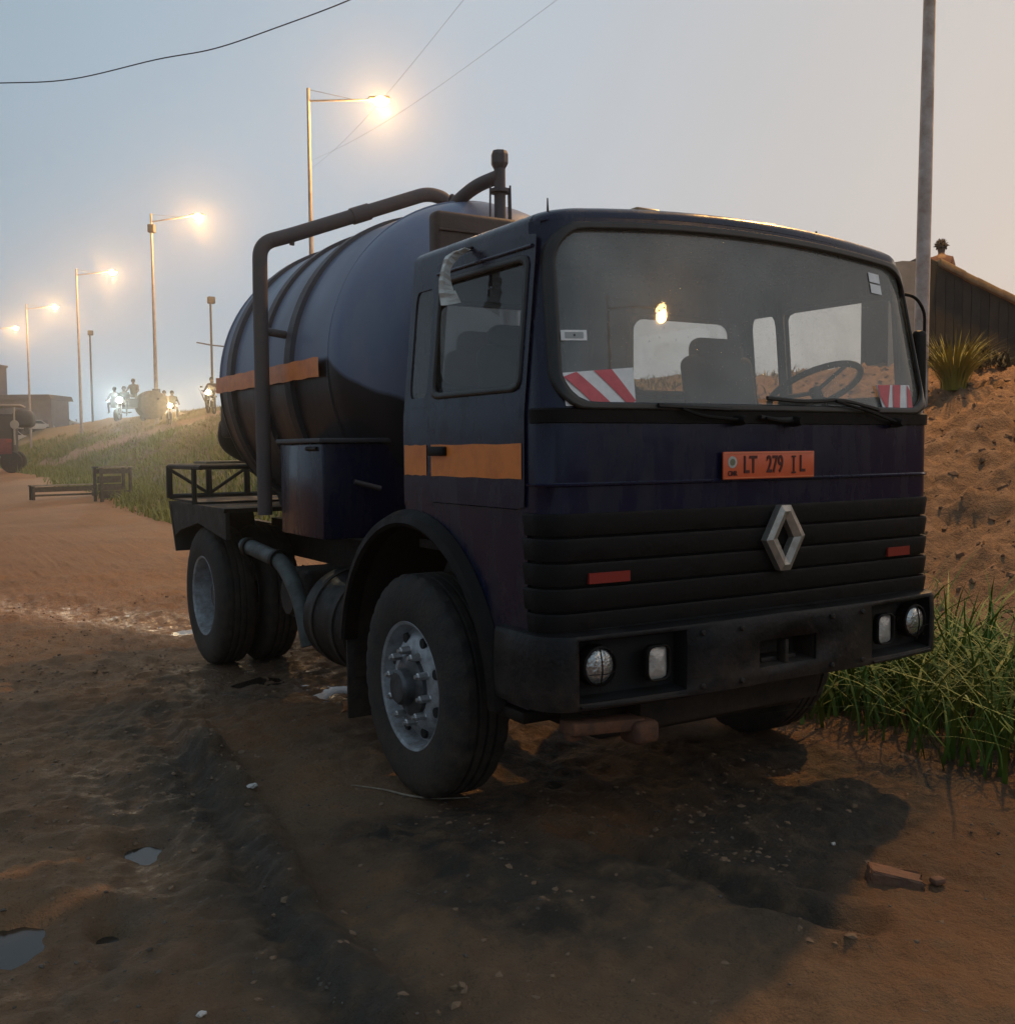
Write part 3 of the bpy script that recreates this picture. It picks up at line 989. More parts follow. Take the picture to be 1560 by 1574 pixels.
PEBBLE = mat('pebble', (0.11, 0.085, 0.065), (0.07, 0.055, 0.042), rough=0.6, rough2=0.9, scale=5, spec=0.5)
CLOD = mat('clod', (0.15, 0.098, 0.060), (0.22, 0.135, 0.078), rough=0.9, scale=4)
CLODB = mat('bank_clod', (0.20, 0.12, 0.068), (0.14, 0.085, 0.05), rough=0.9, scale=2)
pts = scatter(9000, (-3.4, 2.5), (-2.0, 6.0), lambda x, y: np.clip(0.25 + sstep(0, 0.2, fbm(x * 1.3, y * 1.3, 91, 3)), 0, 1), h_ground, 13)
pts[:, 2] -= 0.002
tag(crumbs('gravel', pts, 0.002 + 0.009 * r_.uniform(0, 1, len(pts)) ** 3, PEBBLE, 14), 'small grey pebbles strewn over the mud', 'gravel', kind='stuff')
pts = scatter(24000, (-3.4, 2.8), (-2.0, 9.0), lambda x, y: np.clip(0.15 + sstep(0.02, 0.2, fbm(x * 1.1, y * 1.1, 95, 3)), 0, 1), h_ground, 15)
pts[:, 2] -= 0.004
tag(crumbs('mud_crumbs', pts, 0.003 + 0.016 * r_.uniform(0, 1, len(pts)) ** 3, CLOD, 16), 'loose crumbs of brown mud on the yard', 'mud crumbs', kind='stuff')
pts = scatter(11000, (3.2, 11), (-1.5, 11), lambda x, y: 0.5 + 0 * x, h_bank, 17)
pts[:, 2] -= 0.012
tag(crumbs('earth_clods', pts, 0.010 + 0.045 * r_.uniform(0, 1, len(pts)) ** 3, CLODB, 18, 0.75), 'loose clods of earth on the bare bank', 'earth clods', kind='stuff')

# ================================================================== the truck
truck = empty('tanker_truck', 'dark navy tanker truck with orange stripes parked on the mud', 'truck')

# ---------- cab surfaces
RC = 0.10      # front corner radius
ZB, ZT = 1.36, 2.40


def cw(z):     # half width
    return 1.095 if z < 1.72 else 1.095 - (z - 1.72) * 0.095


def cf(z):     # front y on the centre line
    return 0.0 if z < 1.72 else (z - 1.72) * 0.17


BOW = 0.030


def front_y(x, z):
    w, f = cw(z), cf(z)
    ax = min(abs(x), w - 1e-4)
    fl = w - RC
    if ax <= fl:
        return f + BOW * (ax / fl) ** 2
    yc = f + BOW + RC
    return yc - math.sqrt(max(RC * RC - (ax - fl) ** 2, 0))


def crown(x, z):
    return 0.058 * max(0, (z - 1.75) / 0.65) * max(0, 1 - (x / cw(z)) ** 2)


def plan(z, rear=1.22):
    """rear-left -> front -> rear-right"""
    w, f = cw(z), cf(z)
    left = [(-w, y) for y in (rear, 1.17, 0.985, 0.935, 0.57, 0.24)]
    arc = []
    yc = f + BOW + RC
    for k in range(9):
        a = PI + (PI / 2) * k / 8
        arc.append((-(w - RC) + RC * math.cos(a), yc + RC * math.sin(a)))
    fl = w - RC
    mid = [(x, f + BOW * (x / fl) ** 2) for x in np.linspace(-fl, fl, 15)[1:-1]]
    half = left + arc
    return half + mid + [(-x, y) for x, y in reversed(half)]


rows = [1.34, 1.36, 1.365, 1.45, 1.458, 1.466, 1.685, 1.735, 1.79, 2.05, 2.335, 2.445]
V, Fc = [], []
for z in rows:
    for x, y in plan(z):
        push = 0.008 if 1.455 < z < 1.462 else 0.0
        V.append((x, y - push * (1 if abs(y) < 0.2 else 0), z + crown(x, z)))
NP = len(plan(1.0))
roof = [(0.006, 0.025), (0.02, 0.047), (0.05, 0.066), (0.10, 0.078), (0.22, 0.088), (0.45, 0.095), (0.75, 0.098), (1.0, 0.098)]
yc = 0.68
for s, dz in roof:
    for x, y in plan(2.445):
        V.append((x * (1 - s), yc + (y - yc) * (1 - s), 2.445 + dz * 0.62 + crown(x * (1 - s), 2.445)))
nr = len(rows) + len(roof)
# columns: left side 0..5, arc 6..14, mid 15..27, ...
for j in range(nr - 1):
    for i in range(NP - 1):
        side_i = i if i < NP // 2 else NP - 2 - i   # mirrored column
        z0 = rows[j] if j < len(rows) else 9
        if j < len(rows) - 1:
            zc = (rows[j] + rows[j + 1]) / 2
            if 1.735 < zc < 2.445 and side_i >= 9:
                continue                       # windscreen opening
            if side_i in (3, 4) and zc < 2.335:
                continue                       # door opening
            if side_i == 1 and 1.79 < zc < 2.335:
                continue                       # quarter window
        a = j * NP + i
        Fc.append((a, a + 1, a + NP + 1, a + NP))
for j in range(len(rows) - 1, nr - 1):           # close the roof along the rear edge
    Fc.append((j * NP + NP - 1, j * NP, (j + 1) * NP, (j + 1) * NP + NP - 1))
bm = bmesh.new()
vs = [bm.verts.new(v) for v in V]
for f in Fc:
    try:
        bm.faces.new([vs[i] for i in f])
    except Exception:
        pass
# rear wall with two openings
cols = [None, -0.92, -0.22, 0.22, 0.92, None]
rz = [1.34, 1.88, 2.28, 2.445, 2.50]
grid = [[bm.verts.new((cols[i] if cols[i] is not None else (-cw(z) if i == 0 else cw(z)), 1.22, z)) for i in range(6)] for z in rz[:4]]
for j in range(3):
    for i in range(5):
        if j == 1 and i in (1, 3):
            continue
        bm.faces.new((grid[j][i], grid[j][i + 1], grid[j + 1][i + 1], grid[j + 1][i]))
bmesh.ops.remove_doubles(bm, verts=bm.verts, dist=1e-4)
for v in [v for v in bm.verts if not v.link_faces]:
    bm.verts.remove(v)
bmesh.ops.recalc_face_normals(bm, faces=bm.faces)
cab = from_bm('cab', bm, NAVY, truck, 'auto')
cab['label'] = 'dented dark navy cab shell with worn roof edge'


def rrect(n=72, r=0.16):
    """unit rounded square boundary"""
    o = []
    per = n // 4
    for q in range(4):
        for k in range(per):
            t = k / per
            a = (q - 0.5) * PI / 2 + t * PI / 2     # -45 .. 45 for q=0
            dx, dy = math.cos(a), math.sin(a)
            s = 1 / max(abs(dx), abs(dy))
            px, py = dx * s, dy * s
            ex, ey = max(0, abs(px) - (1 - r)), max(0, abs(py) - (1 - r))
            L = math.hypot(ex, ey)
            if ex > 1e-9 and ey > 1e-9 and L > r:
                px = math.copysign((1 - r) + ex / L * r, px)
                py = math.copysign((1 - r) + ey / L * r, py)
            o.append((px, py))
    return o


def patch(name, mapf, b0, b1, rings, material, parent, solid=0.0, smooth=True):
    """surface between two matching uv boundaries (b0 may be None for a filled patch)"""
    n = len(b1)
    V, Fc = [], []
    ts = np.linspace(0, 1, rings + 1)
    if b0 is None:
        b0 = [(0, 0)] * n
    for t in ts:
        for (a, b), (c, d) in zip(b0, b1):
            V.append(mapf(a + (c - a) * t, b + (d - b) * t))
    for j in range(rings):
        for i in range(n):
            i2 = (i + 1) % n
            Fc.append((j * n + i, j * n + i2, (j + 1) * n + i2, (j + 1) * n + i))
    bm = bmesh.new()
    vs = [bm.verts.new(v) for v in V]
    for f in Fc:
        try:
            bm.faces.new([vs[i] for i in f])
        except Exception:
            pass
    bmesh.ops.remove_doubles(bm, verts=bm.verts, dist=1e-5)
    bmesh.ops.recalc_face_normals(bm, faces=bm.faces)
    o = from_bm(name, bm, material, parent, 'auto' if smooth else None)
    if solid > 0:
        md = o.modifiers.new('thickness', 'SOLIDIFY'); md.thickness = solid; md.offset = 0.0
    return o


def scl(b, sx, sy=None):
    sy = sx if sy is None else sy
    return [(x * sx, y * sy) for x, y in b]


def ws_map(off):
    def f(u, v):
        v01 = (v + 1) / 2
        x = u * (1.050 + (1.004 - 1.050) * v01)
        z = 1.748 + (2.418 - 1.748) * v01
        q = max(0, 1 - (x / 1.02) ** 2)
        zz = z + 0.055 * max(v01, 0) * q
        zc = min(z, 2.445)
        return (x, front_y(x, zc) - off, zz)
    return f


def rrect_phys(n, hw, hh, r):
    o = []
    for x, y in rrect(n, 0.0001):
        x, y = x * hw, y * hh
        ex, ey = abs(x) - (hw - r), abs(y) - (hh - r)
        if ex > 0 and ey > 0:
            L = math.hypot(ex, ey)
            x = math.copysign(hw - r + ex / L * r, x)
            y = math.copysign(hh - r + ey / L * r, y)
        o.append((x / hw, y / hh))
    return o


B_ws = rrect_phys(240, 1.03, 0.335, 0.13)
sq = rrect(240, 0.0001)
patch('windshield_surround', ws_map(0.003), scl(B_ws, 1.0), scl(sq, 1.032, 1.085), 3, NAVY, truck)
gsk = patch('windshield_gasket', ws_map(0.012), scl(B_ws, 0.978, 0.955), scl(B_ws, 1.016, 1.035), 3, GASKET, truck, solid=0.012)
_f = ws_map(-0.003)
_V = [_f(u, v) for v in np.linspace(-1.02, 1.02, 15) for u in np.linspace(-1.01, 1.01, 33)]
_Fc = [(j * 33 + i, j * 33 + i + 1, (j + 1) * 33 + i + 1, (j + 1) * 33 + i) for j in range(14) for i in range(32)]
ws = obj('windshield', _V, _Fc, WINDSHIELD, truck, smooth=True)

# stickers on the inside of the glass, chevron boards behind it
def ws_quad(name, u0, u1, v0, v1, off, material, parent, n=6):
    f = ws_map(off)
    V, Fc = [], []
    for i in range(n + 1):
        u = u0 + (u1 - u0) * i / n
        V += [f(u, v0), f(u, v1)]
    Fc = [(2 * i, 2 * i + 2, 2 * i + 3, 2 * i + 1) for i in range(n)]
    return obj(name, V, Fc, material, parent)


def ws_uv(px, py):
    r = _F + _R * ((px - 780) / FPX) - _U * ((py - 787) / FPX)
    best = None
    f = ws_map(0.0)
    t = (0.06 - CAM.y) / r.y
    for _ in range(60):
        p = CAM + r * t
        v01 = (p.z - 1.752) / 0.66
        yy = front_y(p.x, min(max(p.z, 1.7), 2.445))
        t = 0.5 * t + 0.5 * (yy - CAM.y) / r.y
    p = CAM + r * t
    v = None
    lo, hi = -1.3, 1.3
    for _ in range(40):
        mid = (lo + hi) / 2
        u = p.x / (1.050 + (1.004 - 1.050) * (mid + 1) / 2)
        if f(u, mid)[2] < p.z:
            lo = mid
        else:
            hi = mid
    return u, lo


for (x0, y0, x1, y1), lab in (((862, 507, 901, 523), 'white printed sticker low on the passenger side of the windscreen'), ((1331, 421, 1353, 434), 'upper white sticker in the top corner of the windscreen'), ((1334, 438, 1356, 451), 'lower white sticker in the top corner of the windscreen')):
    ua, va = ws_uv(x0, y1)
    ub, vb = ws_uv(x1, y0)
    if x0 > 1000:                # small squares near the rounded corner, 7 x 4.5 cm
        uc, vc = ws_uv((x0 + x1) / 2, (y0 + y1) / 2)
        ua, ub, va, vb = uc - 0.038, uc + 0.038, vc - 0.062, vc + 0.062
    s = ws_quad('windshield_sticker', ua, ub, va, vb, 0.0010, WHITE, truck)
    s['label'] = lab
    if x0 < 900:
        um, vm = (ua + ub) / 2, (va + vb) / 2
        du, dv = (ub - ua) * 0.36, (vb - va) * 0.30
        ws_quad('print', um - du, um + du, vm - dv, vm + dv, 0.0022, mat('grey_print', (0.35, 0.37, 0.37), rough=0.6), s)
        ws_quad('print_dot', um - 0.003, um + 0.003, vm - 0.012, vm + 0.012, 0.0034, BLACK, s)


def chevron(px_poly, bands, lab):
    """striped board standing just behind the glass; bands = list of polygons in 0..1"""
    A = [ws_uv(*p) for p in px_poly]   # bl, br, tr, tl
    f = ws_map(0.010)

    def bl(s, t):
        u = (A[0][0] * (1 - s) + A[1][0] * s) * (1 - t) + (A[3][0] * (1 - s) + A[2][0] * s) * t
        v = (A[0][1] * (1 - s) + A[1][1] * s) * (1 - t) + (A[3][1] * (1 - s) + A[2][1] * s) * t
        return u, v
    V = [f(*bl(s, t)) for s, t in ((0, 0), (0.5, 0), (1, 0), (1, 1), (0.5, 1), (0, 1))]
    V2 = [(x, y + 0.004, z) for x, y, z in V]
    b = obj('warning_board', V + V2, [(0, 1, 4, 5), (1, 2, 3, 4), (6, 11, 10, 7), (7, 10, 9, 8), (0, 6, 7, 1), (1, 7, 8, 2), (2, 8, 9, 3), (3, 9, 10, 4), (4, 10, 11, 5), (5, 11, 6, 0)], WHITE, truck)
    b['label'] = lab
    g2 = ws_map(0.0125)
    for bd in bands:
        n = 5
        (s0, t0), (s1, t1), (s2, t2), (s3, t3) = bd
        V = []
        for k in range(n + 1):
            q = k / n
            for (sa, ta), (sb, tb) in (((s0, t0), (s3, t3)), ((s1, t1), (s2, t2))):
                V.append(g2(*bl(sa + (sb - sa) * q, ta + (tb - ta) * q)))
        obj('red_band', V, [(2 * k, 2 * k + 1, 2 * k + 3, 2 * k + 2) for k in range(n)], RED, b)


chevron(((868, 624), (975, 622), (970, 565), (862, 573)), [((0.40, 0), (0.66, 0), (0.18, 1), (0.0, 0.88)), ((0.88, 0.0), (1.0, 0.10), (0.68, 1), (0.42, 1))],
        'red and white striped reflector on the passenger corner of the windscreen')
chevron(((1356, 632), (1401, 632), (1394, 592), (1344, 592)), [((0.0, 0.55), (0.12, 0.0), (0.40, 1.0), (0.02, 1.0)), ((0.30, 0.0), (0.52, 0.0), (0.72, 1.0), (0.48, 1.0)), ((0.78, 0), (0.98, 0), (1.0, 0.75), (0.92, 1))],
        'red and white striped reflector on the driver corner of the windscreen')


# cowl strip under the glass
def sweep_front(name, prof, material, parent, ymax=0.30, n_arc=8, extra=0.0, xs_list=None, smooth='auto'):
    """sweep a closed profile [(outset, z)] round the front plan from side to side"""
    z0 = sum(p[1] for p in prof) / len(prof)
    w, f = cw(z0), cf(z0)
    base = []
    ycn = f + BOW + RC
    if ymax > ycn:
        base.append(((-w, ymax), (-1, 0)))
    for k in range(n_arc + 1):
        a = PI + (PI / 2) * k / n_arc
        base.append(((-(w - RC) + RC * math.cos(a), ycn + RC * math.sin(a)), (math.cos(a), math.sin(a))))
    fl = w - RC
    for x in np.linspace(-fl, fl, 13)[1:-1]:
        sl = 2 * BOW * x / fl ** 2
        L = math.hypot(1, sl)
        base.append(((x, f + BOW * (x / fl) ** 2), (sl / L, -1 / L)))
    half = base[:len(base) - 11] if False else None
    left = [b for b in base if b[0][0] < -1e-6 and b[0][0] <= -fl + 1e-6]
    mids = [b for b in base if abs(b[0][0]) < fl - 1e-6]
    pts = left + mids + [((-x, y), (-nx, ny)) for (x, y), (nx, ny) in reversed(left)]
    V, Fc = [], []
    m = len(prof)
    for (x, y), (nx, ny) in pts:
        for o, z in prof:
            V.append((x + nx * o, y + ny * o, z))
    for i in range(len(pts) - 1):
        for k in range(m):
            k2 = (k + 1) % m
            Fc.append((i * m + k, i * m + k2, (i + 1) * m + k2, (i + 1) * m + k))
    Fc.append(tuple(range(m)))
    Fc.append(tuple((len(pts) - 1) * m + k for k in range(m - 1, -1, -1)))
    bm = bmesh.new()
    vs = [bm.verts.new(v) for v in V]
    for q in Fc:
        bm.faces.new([vs[i] for i in q])
    return from_bm(name, bm, material, parent, smooth)


cowl = sweep_front('cowl', [(0.0, 1.685), (0.010, 1.688), (0.012, 1.735), (0.0, 1.742)], BLACK, truck, ymax=0.14)
# bonnet creases
sweep_front('bonnet_crease', [(0.0, 1.452), (0.012, 1.454), (0.013, 1.460), (0.0, 1.464)], NAVY, truck, ymax=0.16)
# grille backing and slats
sweep_front('grille_backing', [(-0.03, 0.84), (-0.012, 0.84), (-0.012, 1.355), (-0.03, 1.355)], BLACK, truck, ymax=0.2)
for k, zt in enumerate((1.352, 1.259, 1.166, 1.073, 0.980)):
    s = sweep_front('slat', [(-0.012, zt - 0.087), (0.006, zt - 0.083), (0.016, zt - 0.010), (0.012, zt), (-0.012, zt)], BLACK, truck, ymax=0.185 if k < 4 else 0.16)
for x0, x1 in ((-0.93, -0.745), (0.74, 0.90)):
    V, Fc = [], []
    for i in range(9):
        x = x0 + (x1 - x0) * i / 8
        y = front_y(x, 1.1) - 0.020
        V += [(x, y, 1.088), (x, y, 1.128), (x, y + 0.03, 1.128), (x, y + 0.03, 1.088)]
    for i in range(8):
        for k in range(4):
            Fc.append((i * 4 + k, i * 4 + (k + 1) % 4, i * 4 + 4 + (k + 1) % 4, i * 4 + 4 + k))
    Fc += [(0, 1, 2, 3), (32, 35, 34, 33)]
    o = obj('grille_reflector', V, Fc, REFL, truck)
    o['label'] = 'red reflector strip on the grille'

# emblem: hollow lozenge badge
ex, ez, ey = 0.040, 1.214, -0.034
outer = [(-0.028, 0.136), (0.028, 0.136), (0.112, 0.006), (0.028, -0.136), (-0.028, -0.136), (-0.112, -0.006)]
inner = [(0.0, 0.080), (0.0, 0.080), (0.048, 0.0), (0.0, -0.080), (0.0, -0.080), (-0.048, 0.0)]
bm = bmesh.new()
ringsE = []
for poly, yy in ((outer, 0.02), (outer, -0.012), ([(0.55 * a + 0.45 * c, 0.55 * b + 0.45 * d) for (a, b), (c, d) in zip(outer, inner)], -0.022), (inner, -0.010), (inner, 0.02)):
    ringsE.append([bm.verts.new((ex + a, ey + yy, ez + b)) for a, b in poly])
for j in range(4):
    for i in range(6):
        i2 = (i + 1) % 6
        q = [ringsE[j][i], ringsE[j][i2], ringsE[j + 1][i2], ringsE[j + 1][i]]
        try:
            bm.faces.new(q)
        except Exception:
            pass
bmesh.ops.remove_doubles(bm, verts=bm.verts, dist=1e-5)
emb = from_bm('emblem', bm, EMBLEM, truck)
emb['label'] = 'hollow metal lozenge badge on the grille'


# ---------- number plate with its lettering
def text_mesh(name, body, size, sx, loc, material, parent, depth=0.0016, bold=0.0):
    cu = bpy.data.curves.new(name, 'FONT')
    cu.body = body
    cu.size = size
    cu.extrude = depth
    cu.offset = bold
    cu.align_x = 'CENTER'
    cu.align_y = 'CENTER'
    t = bpy.data.objects.new(name, cu)
    COL.objects.link(t)
    bpy.context.view_layer.update()
    dg = bpy.context.evaluated_depsgraph_get()
    me = bpy.data.meshes.new_from_object(t.evaluated_get(dg))
    bpy.data.objects.remove(t)
    me.transform(Matrix.Translation(loc) @ Matrix.Rotation(PI / 2, 4, 'X') @ Matrix.Diagonal((sx, 1, 1, 1)))
    me.materials.clear()
    me.materials.append(material)
    o = bpy.data.objects.new(name, me)
    return link(o, parent)


px0, pz0, py0 = -0.027, 1.5175, -0.016
bm = bmesh.new()
bm_box(bm, (px0, py0, pz0), (0.52, 0.008, 0.112), 0.003)
plate = from_bm('number_plate', bm, PLATE, truck, 'auto')
plate['label'] = 'orange number plate reading LT 279 IL'
prism('plate_rim', [(px0 - 0.255, pz0 - 0.051), (px0 + 0.255, pz0 - 0.051), (px0 + 0.255, pz0 - 0.0485), (px0 - 0.255, pz0 - 0.0485)], py0 - 0.0062, py0 - 0.0038, mat('plate_edge', (0.85, 0.30, 0.14), rough=0.4), plate, 'xz')
prism('plate_rim', [(px0 - 0.255, pz0 + 0.0485), (px0 + 0.255, pz0 + 0.0485), (px0 + 0.255, pz0 + 0.051), (px0 - 0.255, pz0 + 0.051)], py0 - 0.0062, py0 - 0.0038, MATS['plate_edge'], plate, 'xz')
text_mesh('plate_letters', 'LT', 0.098, 0.72, (px0 - 0.115, py0 - 0.0055, pz0), PLINK, plate, bold=0.0016)
text_mesh('plate_digits', '279', 0.098, 0.66, (px0 + 0.025, py0 - 0.0055, pz0), PLINK, plate, bold=0.0016)
text_mesh('plate_letters', 'L', 0.098, 0.72, (px0 + 0.185, py0 - 0.0055, pz0), PLINK, plate, bold=0.0016)
prism('plate_letters', [(px0 + 0.135 - 0.0045, pz0 - 0.036), (px0 + 0.135 + 0.0045, pz0 - 0.036), (px0 + 0.135 + 0.0045, pz0 + 0.036), (px0 + 0.135 - 0.0045, pz0 + 0.036)], py0 - 0.0068, py0 - 0.0042, PLINK, plate, 'xz')
for sgn in (-1, 1):
    prism('plate_letters', [(px0 + 0.135 - 0.012, pz0 + sgn * 0.0335 - 0.0035), (px0 + 0.135 + 0.012, pz0 + sgn * 0.0335 - 0.0035), (px0 + 0.135 + 0.012, pz0 + sgn * 0.0335 + 0.0035), (px0 + 0.135 - 0.012, pz0 + sgn * 0.0335 + 0.0035)], py0 - 0.0072, py0 - 0.0042, PLINK, plate, 'xz')
text_mesh('country_code', 'CMR', 0.028, 0.85, (px0 - 0.212, py0 - 0.0055, pz0 - 0.032), PLINK, plate, bold=0.0004)
lathe('plate_seal', [(0.0, -0.0016), (0.017, -0.0016), (0.024, -0.0012), (0.024, 0.0)], mat('seal_white', (0.6, 0.6, 0.55), (0.4, 0.42, 0.36), rough=0.5, scale=60), plate, 24, (px0 - 0.212, py0 - 0.0042, pz0 + 0.014), 'y')
lathe('seal_centre', [(0.0, -0.001), (0.014, -0.0008), (0.014, 0.0)], mat('seal_grey', (0.16, 0.19, 0.12), (0.25, 0.2, 0.1), rough=0.5, scale=90), plate, 24, (px0 - 0.212, py0 - 0.0060, pz0 + 0.014), 'y')


# ---------- doors and side windows
def side_map(sgn, off, y0, y1, z0, z1):
    def f(u, v):
        y = y0 + (y1 - y0) * (u + 1) / 2
        z = z0 + (z1 - z0) * (v + 1) / 2
        return (sgn * (cw(z) + off), y, z)
    return f


B_win = rrect(80, 0.14)
B_sq = rrect(80, 0.05)
for sgn in (-1, 1):
    y0, y1, z0, z1 = 0.225, 0.925, 1.82, 2.315     # window opening
    fm = side_map(sgn, 0.004, y0, y1, z0, z1)
    # door outline expressed in window uv
    def to_uv(y, z):
        return ((y - y0) / (y1 - y0) * 2 - 1, (z - z0) / (z1 - z0) * 2 - 1)
    ca, cb = to_uv(0.175, 1.365), to_uv(0.962, 2.40)
    outer = [(((a + 1) / 2) * (cb[0] - ca[0]) + ca[0], ((b + 1) / 2) * (cb[1] - ca[1]) + ca[1]) for a, b in B_sq]
    door = patch('door', side_map(sgn, 0.010, y0, y1, z0, z1), B_win, outer, 12, NAVY, truck)
    fg = side_map(sgn, -0.004, y0, y1, z0, z1)
    patch('window_glass', fg, None, scl(B_win, 1.02), 6, SIDEGLASS, door)
    patch('window_seal', side_map(sgn, 0.010, y0, y1, z0, z1), scl(B_win, 0.96, 0.945), scl(B_win, 1.035, 1.05), 2, GASKET, door, solid=0.012)
    # frame bead and gutter lines above the window
    for zz, a, b in ((2.352, 0.20, 0.95),):
        tube('rain_gutter', [(sgn * (cw(zz) + 0.012), a, zz), (sgn * (cw(zz) + 0.012), b, zz)], 0.008, NAVY, door, 8)
    hz = 1.55
    bm = bmesh.new()
    bm_box(bm, (sgn * (cw(hz) + 0.016), 0.855, 1.585), (0.03, 0.15, 0.04), 0.008)
    from_bm('handle', bm, BLACK, door, 'auto')
    # quarter window
    qy0, qy1, qz0, qz1 = 0.995, 1.165, 1.82, 2.30
    patch('quarter_window_surround', side_map(sgn, 0.003, qy0, qy1, qz0, qz1), rrect(48, 0.3), scl(rrect(48, 0.02), 1.25, 1.18), 3, NAVY, truck)
    patch('quarter_window', side_map(sgn, -0.003, qy0, qy1, qz0, qz1), None, scl(rrect(48, 0.3), 1.03), 3, SIDEGLASS, truck)
    # orange tape
    def strip(name, ya, yb, za, zb, off, parent):
        n = 8
        V = []
        for i in range(n + 1):
            y = ya + (yb - ya) * i / n
            V += [(sgn * (cw(za) + off), y, za + 0.002 * math.sin(i * 2.1)), (sgn * (cw(zb) + off), y, zb + 0.002 * math.cos(i * 1.7))]
        return obj(name, V, [(2 * i, 2 * i + 2, 2 * i + 3, 2 * i + 1) for i in range(n)], ORANGE, parent)
    strip('orange_stripe', 0.192, 0.925, 1.478, 1.612, 0.0125, door)
    strip('orange_stripe', 0.985, 1.205, 1.478, 1.612, 0.004, cab)
    # lower side panel with the wheel arch cut out
    arc = [(1.139 + 0.745 * math.cos(a), 0.51 + 0.745 * math.sin(a)) for a in np.linspace(math.radians(84), math.radians(172), 22)]
    poly = [(1.205, 1.36)] + [q for q in arc] + [(0.40, 0.60), (0.175, 0.60), (0.175, 1.36)]
    prism('lower_side_panel', poly, sgn * 1.060, sgn * 1.094, NAVY, truck, 'yz')
    # step behind the bumper
    bm = bmesh.new()
    bm_box(bm, (sgn * 1.02, 0.30, 0.565), (0.18, 0.22, 0.05), 0.012)
    from_bm('entry_step', bm, BLACK, truck, 'auto')
    # wheel arch lip
    V, Fc = [], []
    ang = np.linspace(math.radians(8), math.radians(176), 40)
    prof = [(0.735, 1.06), (0.735, 1.135), (0.752, 1.148), (0.790, 1.140), (0.812, 1.098), (0.80, 1.06)]
    for a in ang:
        for r, x in prof:
            V.append((sgn * x, 1.139 + r * math.cos(a), 0.51 + r * math.sin(a)))
    m_ = len(prof)
    for i in range(len(ang) - 1):
        for k in range(m_):
            Fc.append((i * m_ + k, i * m_ + (k + 1) % m_, (i + 1) * m_ + (k + 1) % m_, (i + 1) * m_ + k))
    Fc += [tuple(range(m_)), tuple((len(ang) - 1) * m_ + k for k in range(m_ - 1, -1, -1))]
    fl_ = obj('fender_lip', V, Fc, BLACK, truck, smooth=True)
    fl_.data.set_sharp_from_angle(angle=math.radians(40))
    V, Fc = [], []
    for a in np.linspace(math.radians(-8), math.radians(180), 36):
        V += [(sgn * 1.075, 1.139 + 0.74 * math.cos(a), 0.51 + 0.74 * math.sin(a)), (sgn * 0.62, 1.139 + 0.74 * math.cos(a), 0.51 + 0.74 * math.sin(a))]
    Fc = [(2 * i, 2 * i + 1, 2 * i + 3, 2 * i + 2) for i in range(35)]
    obj('wheel_arch_liner', V, Fc, CHASSIS, truck, smooth=True)
    # mud flap behind the front wheel
    bm = bmesh.new()
    bm_box(bm, (sgn * 0.90, 1.90, 0.42), (0.42, 0.018, 0.46), 0.006)
    from_bm('mud_flap', bm, RUBBER, truck, 'auto')

# rear window panes and lining inside the cab
for x0, x1 in ((-0.92, -0.22), (0.22, 0.92)):
    rw = box('rear_window', ((x0 + x1) / 2, 1.222, 2.08), (x1 - x0 + 0.01, 0.005, 0.41), SIDEGLASS, truck)
    def rwm(u, v, xm=(x0 + x1) / 2, hw=(x1 - x0) / 2):
        return (xm + u * hw, 1.212, 2.08 + v * 0.20)
    patch('rear_window_seal', rwm, scl(rrect_phys(96, 0.35, 0.20, 0.07), 0.955, 0.93), scl(rrect(96, 0.0001), 1.05, 1.06), 2, GASKET, rw, solid=0.01)
box('cab_floor', (0, 0.66, 1.16), (2.05, 1.1, 0.04), BLACK, truck)
box('rear_lining', (0, 1.205, 1.60), (2.06, 0.012, 0.5), INTER, truck)
# dashboard
bm = bmesh.new()
bm_box(bm, (0, 0.235, 1.62), (2.0, 0.30, 0.22), 0.05, seg=3)
from_bm('dashboard', bm, BLACK, truck, 'auto')
# seats
for sx in (-0.55, 0.69):
    bm = bmesh.new()
    bm_box(bm, (sx, 0.80, 1.50), (0.48, 0.46, 0.14), 0.05, seg=3)
    bm_box(bm, (sx, 1.03, 1.80), (0.46, 0.13, 0.56), 0.055, rot=Matrix.Rotation(math.radians(-10), 3, 'X'), seg=3)
    bm_box(bm, (sx, 0.80, 1.30), (0.36, 0.36, 0.30), 0.02)
    s = from_bm('seat', bm, SEATM, truck, 'auto')
    bm = bmesh.new()
    bm_box(bm, (sx, 1.075, 2.10), (0.34, 0.12, 0.14), 0.055, seg=4)
    from_bm('headrest', bm, SEATM, s, 'auto')
# steering wheel
sw_c = Vector((0.72, 0.42, 1.87))
rot = Matrix.Rotation(math.radians(-28), 3, 'X')
ring = [sw_c + rot @ Vector((0.225 * math.cos(a), 0.225 * math.sin(a), 0)) for a in np.linspace(0, 2 * PI, 41)]
stw = tube('steering_wheel', ring, 0.016, BLACK, truck, 8)
for a in (0.5, PI - 0.5, 1.5 * PI):
    tube('spoke', [sw_c + Vector((0, 0, -0.02)), sw_c + rot @ Vector((0.22 * math.cos(a), 0.22 * math.sin(a), 0))], 0.011, BLACK, stw, 6)
tube('steering_column', [sw_c, sw_c + Vector((0, -0.14, -0.32))], 0.03, BLACK, stw, 10)

